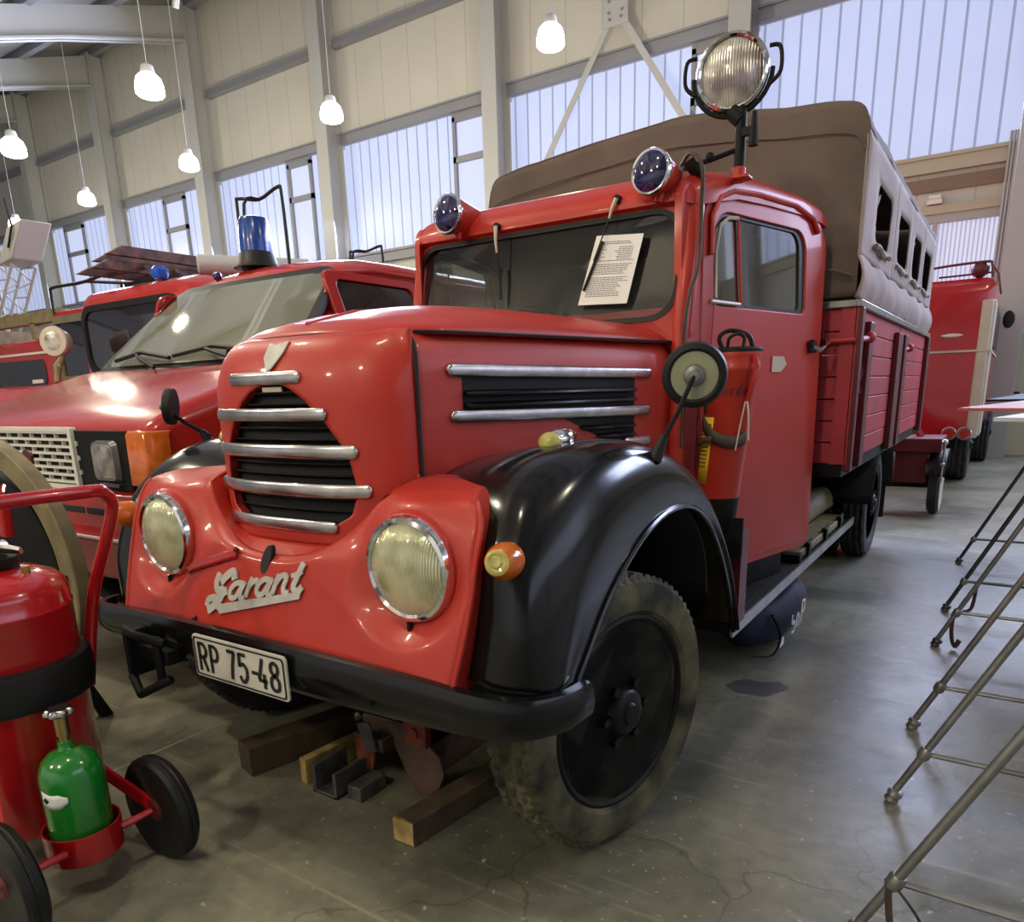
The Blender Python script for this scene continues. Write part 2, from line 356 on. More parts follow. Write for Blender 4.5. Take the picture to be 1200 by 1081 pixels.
    q = nz(2.2, 10, 1.5); nt.links.new(q.outputs['Fac'], rr.inputs['Value']); nt.links.new(rr.outputs[0], b.inputs['Roughness'])
    bp = nt.nodes.new('ShaderNodeBump'); bp.inputs['Strength'].default_value = .22; bp.inputs['Distance'].default_value = .01
    bn = nz(9, 12, .8); nt.links.new(bn.outputs['Fac'], bp.inputs['Height']); nt.links.new(bp.outputs['Normal'], b.inputs['Normal'])
    return m
def seam_mat(name, col, per, off=0, width=.012, dark=.55, rough=.6, extra=None):
    m = mat(name, col, rough); nt = m.node_tree; b = nt.nodes['Principled BSDF']
    tc = nt.nodes.new('ShaderNodeTexCoord'); sp = nt.nodes.new('ShaderNodeSeparateXYZ'); nt.links.new(tc.outputs['Object'], sp.inputs[0])
    a = nt.nodes.new('ShaderNodeMath'); a.operation = 'ADD'; a.inputs[1].default_value = off; nt.links.new(sp.outputs[0], a.inputs[0])
    f = nt.nodes.new('ShaderNodeMath'); f.operation = 'PINGPONG'; f.inputs[1].default_value = per / 2; nt.links.new(a.outputs[0], f.inputs[0])
    g = nt.nodes.new('ShaderNodeMath'); g.operation = 'LESS_THAN'; g.inputs[1].default_value = width; nt.links.new(f.outputs[0], g.inputs[0])
    n = nt.nodes.new('ShaderNodeTexNoise'); n.inputs['Scale'].default_value = 1.3; n.inputs['Detail'].default_value = 5; nt.links.new(tc.outputs['Object'], n.inputs['Vector'])
    r = nt.nodes.new('ShaderNodeValToRGB'); r.color_ramp.elements[0].color = (*[c * .88 for c in col], 1); r.color_ramp.elements[1].color = (*col, 1)
    nt.links.new(n.outputs['Fac'], r.inputs['Fac'])
    x = nt.nodes.new('ShaderNodeMix'); x.data_type = 'RGBA'; nt.links.new(g.outputs[0], x.inputs[0]); nt.links.new(r.outputs[0], x.inputs[6])
    x.inputs[7].default_value = (*[c * dark for c in col], 1); nt.links.new(x.outputs[2], b.inputs['Base Color'])
    if extra: 
        nt.links.new(x.outputs[2], b.inputs['Emission Color']); b.inputs['Emission Strength'].default_value = extra
    return m
M_FLOOR = nodes_floor()
M_WALL = seam_mat('cream_wall_panels', (.56, .535, .465), .9, width=.014, dark=.72)
M_GLAZE = seam_mat('daylit_channel_glass', (.30, .34, .50), .335, width=.022, dark=.5, rough=.35, extra=1.45)
M_PANE = mat('daylit_window_pane', (.2, .22, .3), .3, emit=(.62, .68, .95), estr=.85)
M_MESH = seam_mat('daylit_mesh_pane', (.55, .6, .8), .07, width=.012, dark=.55, extra=.8)

struct('floor', MB().add([(-42, -9, 0), (12, -9, 0), (12, WY + .3, 0), (-42, WY + .3, 0)], [(0, 1, 2, 3)]), M_FLOOR, origin=(0, 0, 0))
XL, XR = -42, 12
def roofz(y): return 12.95 - .34 * (WY - y)
wall = MB()
wall.box(XL, XR, WY, WY + .25, 7.95, 13.1)                 # above the glazing
wall.box(XL, -5.2, WY, WY + .25, 0, 5.12)
wall.box(-5.2, -1.72, WY, WY + .25, 0, 5.12)
wall.box(-1.72, -.42, WY, WY + .25, 0, 2.95); wall.box(-1.72, -.42, WY, WY + .25, 4.15, 5.12)
wall.box(-.42, XR, WY, WY + .25, 0, 5.12)
struct('wall_back', wall, M_WALL, origin=(0, 0, 0))
struct('wall_front', MB().box(XL, XR, -9.2, -9, 0, 5.0), M_WALL, origin=(0, 0, 0))
struct('wall_left', MB().box(XL - .2, XL, -9, WY + .25, 0, 13.1), M_WALL, origin=(0, 0, 0))
struct('wall_right', MB().box(XR, XR + .2, -9, WY + .25, 0, 13.1), M_WALL, origin=(0, 0, 0))
struct('ceiling', MB().add([(XL, -9, roofz(-9)), (XR, -9, roofz(-9)), (XR, WY + .3, roofz(WY + .3)), (XL, WY + .3, roofz(WY + .3)),
                            (XL, -9, roofz(-9) + .2), (XR, -9, roofz(-9) + .2), (XR, WY + .3, roofz(WY + .3) + .2), (XL, WY + .3, roofz(WY + .3) + .2)],
                           [(0, 1, 2, 3), (4, 7, 6, 5), (0, 4, 5, 1), (2, 6, 7, 3)]), M_ROOF, origin=(0, 0, 0))
cols = [-38.0, -32.6, -27.25, -21.9, -16.4, -10.9, -5.2, -.35, 5.1, 10.5]
tn = 1
for i, cx in enumerate(cols):
    c = MB().box(cx, cx + .42, 15.42, 15.47, 0, 12.6).box(cx + .16, cx + .26, 15.47, 15.95, 0, 12.6).box(cx, cx + .42, 15.95, WY, 0, 12.6)
    struct('trim_%d' % tn, c, M_COLUMN, bevel=.008); tn += 1
    # haunched rafter
    r = MB()
    for (y0, z0, y1, z1) in ((15.45, 11.6, 11.9, 10.55), (11.9, 10.55, 2, 7.2), (2, 7.2, -9, 3.5)):
        for dx0, dx1, dz in ((.16, .26, None), (0, .42, .05)):
            t0 = roofz(y0) - .24 if dz is None else z0 + dz; t1 = roofz(y1) - .24 if dz is None else z1 + dz
            r.add([(cx + dx0, y0, z0), (cx + dx1, y0, z0), (cx + dx1, y1, z1), (cx + dx0, y1, z1), (cx + dx0, y0, t0), (cx + dx1, y0, t0), (cx + dx1, y1, t1), (cx + dx0, y1, t1)],
                  [(0, 3, 2, 1), (4, 5, 6, 7), (0, 1, 5, 4), (1, 2, 6, 5), (2, 3, 7, 6), (3, 0, 4, 7)])
    struct('trim_%d' % tn, r, M_COLUMN); tn += 1
for k, y in enumerate((15.7, 13.4, 11.1, 8.8, 6.5, 4.2, 1.9)):
    z = roofz(y)
    struct('trim_%d' % tn, MB().box(XL + .1, XR - .1, y - .09, y + .09, z - .26, z - .03), M_GIRT); tn += 1
# girts and the sills of the glazing
wn = 1
cas = {1: (-31.3, -29.9), 2: (-24.6, -23.4), 3: (-18.3, -17.3), 4: (-12.2, -11.15), 5: (-6.1, -5.35)}
for i in range(1, len(cols)):
    a = cols[i - 1] + .42; b = cols[i]
    if i <= 6: struct('trim_%d' % tn, MB().box(a + .03, b - .03, WY - .16, WY, 10.2, 10.42).box(a + .03, b - .03, WY - .2, WY - .16, 10.2, 10.26), M_GIRT); tn += 1
    struct('trim_%d' % tn, MB().box(a, b, WY - .14, WY, 7.95, 8.16).box(a, b, WY - .2, WY, 8.16, 8.2), M_GIRT); tn += 1
    struct('trim_%d' % tn, MB().box(a, b, WY - .12, WY, 4.88, 5.1).box(a, b, WY - .16, WY, 5.1, 5.16), M_BEIGE if i > 5 else M_GIRT); tn += 1
    k = i - 1
    c = cas.get(k)
    w = empty_w = MB()
    gl = MB()
    if c:
        gl.box(a, c[0], WY + .06, WY + .09, 5.12, 7.95).box(c[1], b, WY + .06, WY + .09, 5.12, 7.95)
    else: gl.box(a, b, WY + .06, WY + .09, 5.12, 7.95)
    wo = struct('window_%d' % wn, gl, M_GLAZE, origin=(0, 0, 0)); wn += 1
    if c:
        x0, x1 = c; fr = MB(); zt = 7.86; zm = 6.93
        for (p, q, r_, s_) in ((x0, x0 + .09, 5.12, zt), (x1 - .09, x1, 5.12, zt), (x0, x1, zt - .1, zt + .09), (x0, x1, zm - .07, zm + .07), (x0, x1, 5.12, 5.22)):
            fr.box(p, q, WY - .03, WY + .1, r_, s_)
        struct('window_frame', fr, M_GIRT, wo)
        struct('window_pane', MB().box(x0 + .09, x1 - .09, WY + .05, WY + .06, 5.22, zm - .07).box(x0 + .09, x1 - .09, WY + .05, WY + .06, zm + .07, zt - .1), M_PANE, wo)
# small low window and door by the right column
wo = struct('window_%d' % wn, MB().box(-1.62, -.52, WY + .06, WY + .09, 3.02, 4.08), M_MESH, origin=(0, 0, 0))
ringm = MB(); ringpanel(ringm, rrect(-1.74, -.4, 2.93, 4.2, .01, 1), rrect(-1.62, -.5, 3.02, 4.06, .01, 1), lambda x, z: (x, WY - .06, z), (0, .16, 0)); ringm.box(-1.5, -1.42, WY - .05, WY + .08, 3.0, 4.1)
struct('window_frame', ringm, M_COLUMN, wo)
struct('trim_%d' % tn, MB().box(-4.7, -.35, WY - .05, WY, 4.58, 4.8), mat('brown_rail', (.22, .15, .10), .6)); tn += 1
struct('trim_%d' % tn, MB().box(-1.7, -.38, WY - .1, WY, 4.2, 4.34), M_BEIGE); tn += 1
for k in range(3):
    struct('trim_%d' % tn, MB().cyl((-.37 - .05 * k, WY - .20, 0), (-.37 - .05 * k, WY - .20, 5.3), .022, 8), M_COLUMN); tn += 1
do = struct('door_1', MB().box(-.05, .95, WY - .05, WY, 0, 2.1), M_BEIGE, bevel=.01)
struct('door_handle', MB().tube([(.02, WY - .05, 1.1), (.02, WY - .11, 1.1), (.16, WY - .11, 1.1)], .018, 8).box(0, .05, WY - .06, WY - .05, .95, 1.25), M_MATTE, do)
el = empty('emergency_light', (-1.5, WY - .06, 4.34), 'small white emergency light box above the low mesh window', 'wall light')
obj('housing', MB().box(-1.62, -1.38, WY - .14, WY - .01, 4.36, 4.44), M_WHITE, el, bevel=.01)
obj('diffuser', MB().box(-1.6, -1.4, WY - .13, WY - .02, 4.44, 4.52), M_WHITE, el, bevel=.02)
# cross bracing flat bars in the bay left of the right-hand window
br = empty('cross_brace', (-7.6, 15.6, 8.8), 'white steel cross brace bolted at a plate in front of the back wall', 'brace')
cxp = V(-7.6, 15.62, 8.85)
for (ex, ez) in ((-10.3, 4.9), (-5.0, 4.9), (-10.3, 12.5), (-4.9, 12.5)):
    obj('brace_bar', MB().beam(cxp, (ex, 15.62, ez), .02, .13, up=(.3, 0, 1)), M_COLUMN, br)
obj('gusset_plate', MB().box(cxp.x - .28, cxp.x + .28, 15.58, 15.6, cxp.z - .33, cxp.z + .3), M_COLUMN, br, bevel=.01)
for dx in (-.16, .16):
    for dz in (-.2, -.08, .12, .22):
        obj('bolt', MB().cyl((cxp.x + dx * (1 - abs(dz)), 15.57, cxp.z + dz), (cxp.x + dx * (1 - abs(dz)), 15.54, cxp.z + dz), .028, 6), M_GIRT, br)

# pendant bell lamps
def bell(loc):
    t = empty('pendant_lamp', loc, '', 'lamp'); x, y, z = loc
    obj('diffuser', MB().lathe([(.0, -.21), (.12, -.20), (.20, -.175), (.235, -.14), (.232, -.02), (.20, .09), (.14, .15), (.0, .16)], loc, n=24), M_LAMP, t)
    obj('cap', MB().lathe([(.12, .15), (.12, .19), (.10, .28), (.05, .31), (.0, .31)], loc, n=16), M_COLUMN, t)
    obj('cable', MB().cyl((x, y, z + .3), (x, y, roofz(y) - .02), .007, 6), M_COLUMN, t)
    return t
LP = [(-7.15, 12.2, 7.13, 'above the brown canvas roof right of the white column'), (-12.6, 12.35, 7.15, 'in front of the middle white column'),
      (-17.9, 12.5, 7.15, 'small, above the blue dome lamp of the van'), (-23.1, 12.6, 7.13, 'above the second visible window from left'),
      (-28.0, 12.8, 7.13, 'right behind the lattice mast floodlight'), (-13.0, 8.5, 6.65, 'largest, at upper left under the roof beams'),
      (-18.1, 8.5, 6.63, 'at the left edge above the lattice mast')]
l0 = bell(LP[0][:3])
for i, (x, y, z, w) in enumerate(LP):
    o = l0 if i == 0 else dup(l0, (x, y, z))
    o['label'] = 'glowing white bell lamp, ' + w; o['group'] = 'pendant lamps of the hall'
    point(x, y, z - .45, 200, (1, .9, .68), .2)
# fluorescent fitting high at the top edge
fl = empty('strip_light', (-17.0, 12.9, 11.0), 'white strip light fitting at the top edge near the roof beam', 'lamp')
obj('housing', MB().beam((-18.4, 13.0, 11.05), (-15.4, 13.0, 11.05), .16, .12), M_WHITE, fl, bevel=.01)
obj('bracket', MB().beam((-18.2, 13.0, 11.1), (-18.35, 13.0, 10.75), .14, .1), M_WHITE, fl, bevel=.01)
# ================================================================== THE RED TRUCK WITH CANVAS BODY
CX = -1.8
T = empty('fire_truck', (CX, 4.6, 0), 'orange-red round-nosed fire truck with canvas cover, black fenders and plate RP 75-48', 'truck')
def sd(y):                                   # half width of hood and cab at depth y
    return .408 + (y - 1.62) * (.247 / 1.23) if y < 2.85 else .655 + (y - 2.85) * (.285 / 1.15)

# --- nose shell wrapped around the grille opening
def plan(t, W=.415, D=.165, y0=1.425):       # t -1..1 from far seam to near seam
    a = abs(t) * PI / 2; s = 1 if t >= 0 else -1
    return s * W * math.sin(a) ** .80, y0 + D * (1 - max(math.cos(a), 0) ** 1.0)
def tx(x):                                  # plan parameter of a front-view offset
    x = max(-.41, min(.41, x)); return (1 if x > 0 else -1) * math.asin(min(1, (abs(x) / .415) ** (1 / .80))) / (PI / 2)
ZB, ZT = .97, 1.575
def nose(t, z, off=0):
    k = max(0, (z - 1.37) / (ZT - 1.37)); k = min(k, 1)
    rd = 1 - math.sqrt(max(0, 1 - k * k)); f_ = abs(t) ** 2
    x, y = plan(t, W=.415 + off * .8 - rd * .13 * ((1 - t ** 8) if t > 0 else 1), D=.165, y0=1.425 - off * (1 - f_))
    y += rd * .11 * (1 - f_)
    return V(CX + x, y, z)
GZ0, GZ1 = 1.005, 1.442
GT = ((1.005, 0), (1.012, .13), (1.025, .19), (1.06, .255), (1.13, .28), (1.24, .258), (1.335, .19), (1.385, .135), (1.415, .09), (1.432, .05), (1.442, 0))
def gw(z):                                  # half opening of the grille as a plan parameter
    if z <= GZ0 or z >= GZ1: return 0.0
    for (a, b), (c, d) in zip(GT, GT[1:]):
        if a <= z <= c: return tx(1.04 * (b + (d - b) * (z - a) / (c - a)))
    return 0.0
def tail(t):                                # lower edge of the shell: U line around the grille
    a = abs(t); return .965 + max(0, a - .32) ** 1.6 * .40
ns = MB()
zs = [ZB + (ZT - ZB) * (j / 70) for j in range(71)]
for sg in (-1, 1):
    def f(u, v, sg=sg):
        z = zs[min(70, int(round(v * 70)))]
        g = gw(z); t = g + (1 - g) * u
        zz = max(z, tail(t)) if z < 1.35 else z
        return nose(sg * t, zz)
    ns.grid(f, 26, 71)
shell = obj('radiator_shell', ns, M_RED, T, solid=.006, ang=60)
# lip of the opening and black grille behind
lip = MB()
zl = [GZ0 + (GZ1 - GZ0) * (.5 - .5 * math.cos(PI * j / 40)) for j in range(41)]
for sg in (-1, 1):
    lip.grid(lambda u, v, sg=sg: nose(sg * gw(zl[int(round(v * 40))]), zl[int(round(v * 40))]) + V(0, .03 * u, 0), 2, 41)
obj('grille_lip', lip, M_RED, T)
gr = obj('grille', MB().grid(lambda u, v: nose((2 * u - 1) * (gw(GZ0 + (GZ1 - GZ0) * v) * 1.02 + .01), GZ0 + (GZ1 - GZ0) * v) + V(0, .04, 0), 20, 30), M_DARK, T)
for k in range(13):
    z = GZ0 + .02 + k * .034; g = gw(z) + .005
    if g < .05: continue
    s = MB().grid(lambda u, v: nose((2 * u - 1) * g, z + .012 * v) + V(0, .032 - .02 * v, 0), 16, 3)
    obj('louvre_slat', s, M_RIMB, gr, solid=.003)
obj('hook_plate', MB().box(CX - .05, CX + .035, 1.44, 1.445, 1.412, 1.426), M_CREAM, gr)
# rounded aluminium bars across the nose
def trimbar(pf, t0, t1, h=.036, n=22, name='trim_bar', out=.012):
    mb = MB(); rings = []; L = (Vector(pf(t0)[0]) - Vector(pf((t0 + t1) / 2)[0])).length + (Vector(pf(t1)[0]) - Vector(pf((t0 + t1) / 2)[0])).length
    cap = h * .55 / L; us = [cap * (1 - math.cos(PI / 2 * k / 6)) for k in range(7)]; us = us + [cap + (1 - 2 * cap) * k / n for k in range(1, n)] + [1 - u for u in reversed(us)]
    for u in us:
        d = min(u, 1 - u) / cap; e = math.sqrt(max(.004, 1 - (1 - min(d, 1)) ** 2)); p, nn = pf(t0 + (t1 - t0) * u)
        rings.append([Vector(p) + V(0, 0, 1) * (h / 2 * e * math.cos(PI * k / 10)) + nn * (out * (.35 + .65 * e) * max(0, math.sin(PI * k / 10)) ** .55 + .001) for k in range(11)] + [Vector(p) + V(0, 0, 1) * (-h / 2 * e * .9) - nn * .002, Vector(p) + V(0, 0, 1) * (h / 2 * e * .9) - nn * .002])
    mb.loft(rings); return obj(name, mb, M_CHR, T)
def nf(z, tilt=0):
    def g(t):
        zz = z + tilt * t; p = nose(t, zz); q = nose(t, zz, .02); return p, (q - p).normalized()
    return g
for z, xa, xb, h in ((1.451, -.205, .13, .038), (1.347, -.31, .215, .038), (1.242, -.365, .30, .040), (1.131, -.36, .33, .040), (1.024, -.30, .22, .038)):
    trimbar(nf(z), tx(xa), tx(xb), h)
# shield emblem
em = MB()
pe = [(-.045, .036), (-.01, .030), (.055, .040), (.048, .005), (.012, -.036), (-.008, -.048), (-.02, -.036), (-.04, -.005)]
em.prism(pe, lambda a, b: nose(tx(a), 1.515 + b) + V(0, -.002, 0), lambda a, b: nose(tx(a), 1.515 + b) + V(0, -.010, 0))
obj('shield_emblem', em, M_BADGE, T, bevel=.003)

# --- hood lid, rounded over the nose
def lidf(u, v):
    y = 1.52 + v * 1.355
    w = sd(max(y, 1.62)) - .01
    if y < 1.74: w *= math.sqrt(max(0.0, 1 - ((1.74 - y) / .225) ** 2)) ** .75
    a = 2 * u - 1
    zc = interp([(1.600,), (1.668,), (1.684,), (1.682,), (1.676,)], v)[0]
    if v < .06: zc = 1.566 + (zc - 1.566) * math.sqrt(v / .06)
    return V(CX + a * w, y, 1.566 + (zc - 1.566) * (1 - abs(a) ** 3.2) ** .75)
obj('hood_lid', MB().grid(lidf, 33, 60), M_RED, T, solid=.008, ang=70)
gap = [lidf(0, v) + V(-.004, 0, .001) for v in [k / 30 for k in range(30, -1, -1)]] + [lidf(u, 0) + V(0, -.004, .001) for u in (.1, .3, .5, .7, .9)] + [lidf(1, v) + V(.004, 0, .001) for v in [k / 30 for k in range(31)]]
obj('hood_gap', MB().tube(gap, .0045, 6), M_DARK, T)
for sg in (-1, 1): obj('panel_gap', MB().tube([V(CX + sg * (.418 + .002 - .02 * max(0, (z - 1.50) / .06) ** 2), 1.596, z) for z in (1.13, 1.3, 1.4, 1.5, 1.53, 1.56)], .006, 6), M_DARK, T)
obj('hood_crease', MB().tube([lidf(.5, v) + V(0, 0, .001) for v in (.05, .2, .4, .6, .8, 1)], .006, 6), M_RED, T)
# centre shoulder seam on the lid as in the photo
# --- hood sides
for sg, nm in ((1, 'near'), (-1, 'far')):
    def sp(y, z, o=0, sg=sg):
        k = max(0, (z - 1.44) / .13); inn = .05 * (1 - math.sqrt(max(0, 1 - min(k, 1) ** 2)))
        return V(CX + sg * (sd(y) + o - inn), y, z)
    def g(u, v, sg=sg):
        y = 1.592 + u * 1.278; zb = interp([(1.125,), (1.15,), (1.17,), (1.13,), (1.05,), (.95,), (.85,)], u)[0]
        return sp(y, zb + (1.566 - zb) * v)
    hs = obj('hood_side', MB().grid(g, 30, 16), M_RED, T, solid=.006)
    lv = MB(); poly = [(1.775, 1.438), (2.625, 1.430), (2.625, 1.195), (2.48, 1.20), (2.36, 1.245), (2.25, 1.29), (2.12, 1.325), (2.0, 1.338), (1.775, 1.342)]
    lv.prism(poly, lambda y, z: sp(y, z, .0015), lambda y, z: sp(y, z, -.01))
    lo = obj('louvre_opening', lv, M_MATTE, hs)
    if sg > 0:
        for z in (1.40, 1.365, 1.27, 1.235):
            y0 = 1.78 if z > 1.33 else (2.31 if z > 1.25 else 2.40)
            obj('louvre_slat', MB().add([sp(y0, z, .002), sp(2.62, z - .003, .002), sp(2.62, z - .018, .018), sp(y0, z - .015, .018)], [(0, 1, 2, 3)]), M_RIMB, lo, solid=.003)
        for (ya, yb, z0, z1) in ((1.715, 2.72, 1.460, 1.447), (1.722, 2.72, 1.327, 1.308), (2.55, 2.73, 1.195, 1.190)):
            def pf(t, ya=ya, yb=yb, z0=z0, z1=z1): return sp(ya + (yb - ya) * t, z0 + (z1 - z0) * t, .002), V(sg, 0, 0)
            trimbar(pf, 0, 1, .040, 30, out=.014)
# cowl between hood and windscreen
def cowl(u, v):
    a = 2 * u - 1; y = 2.86 + v * .06; w = sd(2.86) + .01 + .04 * v
    zc = 1.672 + .0 * v
    return V(CX + a * w, y, 1.566 + .10 * v * 0 + (zc - 1.566 + .012 * v) * (1 - abs(a) ** 5) ** .7)
fw = MB()   # firewall panel under the windscreen, from the hood to the cab corners
fo = rrect(CX - .70, CX + .70, .55, 1.70, (.03, .05, .05, .03), 4)
fw.prism(fo, lambda x, z: (x, 2.86 + max(0, abs(x - CX) - .55) * .3, z), lambda x, z: (x, 2.93, z))
obj('cowl', fw, M_RED, T, bevel=.012)

# --- cab: front panel with windscreen opening
def cf(x, z):                                # front surface, leaning back and curving at the corners
    return (x, 2.855 + (z - 1.65) * .17 + .55 * max(0, abs(x - CX) - .52) ** 2 * 2, z)
outer = rrect(CX - .725, CX + .725, 1.56, 2.17, (.04, .10, .10, .04), 7)
inner = rrect(CX - .665, CX + .665, 1.655, 2.065, (.11, .11, .11, .11), 7)
fp = MB(); ringpanel(fp, outer, inner, cf, (0, .035, 0)); obj('windscreen_surround', fp, M_RED, T, bevel=.006)
rb = MB(); ringpanel(rb, rrect(CX - .672, CX + .672, 1.648, 2.072, .115, 7), rrect(CX - .652, CX + .652, 1.668, 2.052, .10, 7), lambda x, z: V(*cf(x, z)) + V(0, -.004, 0), (0, .012, 0))
obj('windscreen_seal', rb, M_RUB, T)
wsl = rrect(CX - .665, CX + .665, 1.655, 2.065, .11, 7)
wsg = MB().add([V(*cf(x, z)) + V(0, .015, 0) for x, z in wsl] + [V(*cf(CX, 1.86)) + V(0, .015, 0)], [(k, (k + 1) % len(wsl), len(wsl)) for k in range(len(wsl))])
obj('windscreen', wsg, M_GLASS, T)
# --- cab sides with doors
def side(sg, o=0):
    def f(y, z):
        tum = .03 * max(0, (z - 1.62) / .55) ** 1.5
        return V(CX + sg * (sd(y) + .0 + o - tum + .028), y, z)
    return f
def drr(y0, y1, z0, z1, r): return rrect(y0, y1, z0, z1, r, 7)
for sg in (1, -1):
    f0 = side(sg); f1 = side(sg, .012)
    sw = MB(); ringpanel(sw, drr(2.90, 4.06, .55, 2.17, (.03, .16, .10, .03)), drr(3.06, 3.90, 1.69, 2.10, (.04, .10, .12, .04)), f0, (-.03 * sg, 0, 0))
    obj('cab_side', sw, M_RED, T)
    dr = MB(); ringpanel(dr, drr(3.015, 4.045, .585, 2.155, (.012, .15, .16, .012)), drr(3.085, 3.845, 1.712, 2.075, (.035, .09, .13, .03)), f1, (-.02 * sg, 0, 0))
    D = obj('door', dr, M_RED, T, bevel=.006)
    gp = drr(3.085, 3.845, 1.712, 2.075, (.035, .09, .13, .03))
    gg = MB().add([side(sg, -.006)(y, z) for y, z in gp], [tuple(range(len(gp)))]); obj('door_glass', gg, M_GLASSR, D)
    sl = MB(); ringpanel(sl, drr(3.083, 3.85, 1.708, 2.078, (.035, .09, .13, .03)), drr(3.10, 3.80, 1.725, 2.062, (.03, .07, .11, .03)), side(sg, .002), (-.012 * sg, 0, 0)); obj('window_seal', sl, M_RUB, D)
    obj('vent_divider', MB().tube([side(sg, .004)(3.30, 1.73), side(sg, .004)(3.28, 2.07)], .007, 6), M_RED, D)
    obj('window_edge', MB().tube([side(sg, .008)(y, z) for y, z in ((3.10, 1.74), (3.105, 1.92), (3.14, 2.02), (3.20, 2.055), (3.27, 2.062))], .008, 6), M_CREAM, D)
    obj('window_sill', MB().tube([side(sg, .014)(3.06, 1.725), side(sg, .014)(3.27, 1.723)], .008, 6), M_CREAM, D)
    hd = MB().box(-.01, .012, -.035, .035, -.03, .03); p = side(sg, .015)(3.93, 1.565); hd.xf(Matrix.Translation(p))
    obj('handle_plate', hd, M_MATTE, D, bevel=.004)
    obj('door_handle', MB().tube([p, p + V(sg * .035, .02, -.02), p + V(sg * .055, .10, .02), p + V(sg * .045, .16, .035)], [.01, .011, .010, .007], 8), M_CHROME, D)
    drip = [(3.05, 1.90), (3.06, 2.04), (3.12, 2.12), (3.22, 2.155), (3.41, 2.17), (3.73, 2.17), (3.89, 2.135), (3.94, 2.08)]
    obj('drip_rail', MB().tube([side(sg, .022)(y, z) for y, z in curve([(a, b) for a, b in drip], 3)] if False else [side(sg, .022)(*p) for p in drip], .012, 8), M_RED, T)
    # windscreen pillar
    obj('corner_pillar', MB().tube([(CX + sg * .680, 2.895, 1.15), (CX + sg * .684, 2.895, 1.65), (CX + sg * .684, 2.95, 1.9), (CX + sg * .672, 2.985, 2.10)], .036, 12), M_RED, T)
    obj('cab_lower_corner', MB().tube([(CX + sg * .672, 2.895, .56), (CX + sg * .680, 2.895, 1.2)], .036, 12), M_RED, T)
# data plate on the door, small
obj('type_plate', MB().prism([(3.56, 1.515), (3.66, 1.515), (3.69, 1.48), (3.64, 1.445), (3.56, 1.445)], lambda y, z: side(1, .0135)(y, z), lambda y, z: side(1, .016)(y, z)), M_CREAM, T)
# cab roof
rr_ = []
for (y, h, wk, zb) in ((2.905, .035, .93, 2.085), (2.93, .08, .97, 2.075), (2.99, .125, 1.0, 2.075), (3.10, .135, .995, 2.10), (3.25, .13, .99, 2.13), (3.5, .13, .985, 2.14), (3.8, .125, .985, 2.14), (3.98, .11, .985, 2.13), (4.06, .08, .975, 2.12), (4.075, .04, .95, 2.12)):
    w = (sd(max(y, 2.93)) + .034) * wk
    ring = []
    for k in range(29):
        a = PI * k / 28; c = math.cos(a); s_ = math.sin(a)
        ring.append(V(CX + w * (1 if c > 0 else -1) * abs(c) ** .30, y, zb + h * max(s_, 0) ** .42))
    ring += [V(CX - w * .9, y, zb - .0), V(CX + w * .9, y, zb - .0)]
    rr_.append(ring)
obj('cab_roof', MB().loft(rr_), M_RED, T, ang=50)
obj('cab_rear_wall', MB().box(CX - .93, CX + .93, 4.03, 4.05, .6, 2.12), M_SEAT, T)
obj('cab_headlining', MB().box(CX - .70, CX + .70, 3.05, 4.0, 2.078, 2.086), M_SEAT, T)
obj('cab_floor', MB().box(CX - .70, CX + .70, 2.93, 4.03, .60, .64), M_MATTE, T)
obj('bench_seat', MB().box(CX - .75, CX + .75, 3.55, 3.98, .95, 1.12).box(CX - .75, CX + .75, 3.88, 4.0, 1.1, 1.62), M_MATTE, T, bevel=.03)
obj('dashboard', MB().box(CX - .64, CX + .64, 2.94, 3.06, 1.35, 1.63), M_MATTE, T, bevel=.02)
stw = obj('steering_wheel', MB().tube([V(CX - .32, 3.25, 1.62) + V(.2 * math.cos(a), .08 * math.sin(a), .18 * math.sin(a)) for a in [2 * PI * k / 28 for k in range(28)]], .012, 8, closed=True), M_RUB, T)
obj('steering_column', MB().cyl((CX - .32, 3.25, 1.62), (CX - .32, 3.0, 1.2), .02, 10), M_MATTE, stw)
# wiper arms
for (px, pz, qx, qz, rx, rz) in ((-1.985, 2.10, -1.975, 1.99, -1.955, 1.79), (-1.40, 2.125, -1.428, 2.055, -1.535, 1.79)):
    p = V(px, cf(px, pz)[1] - .045, pz)
    m_ = V(qx, cf(qx, qz)[1] - .04, qz)
    wa = obj('wiper_arm', MB().tube([p, p + (m_ - p) * .5 + V(0, -.006, 0), m_], [.010, .007, .005], 6), M_CREAM, T)
    s_ = V(qx * .7 + rx * .3, cf(rx, qz * .7 + rz * .3)[1] - .018, qz * .7 + rz * .3); e_ = V(rx, cf(rx, rz)[1] - .016, rz)
    obj('wiper_blade', MB().tube([s_, e_], .006, 6).tube([m_, s_ * .6 + e_ * .4 + V(0, -.012, 0)], .003, 6), M_RUB, wa)
    obj('wiper_pivot', MB().cyl(p + V(0, .05, 0), p, .016, 12), M_MATTE, wa)
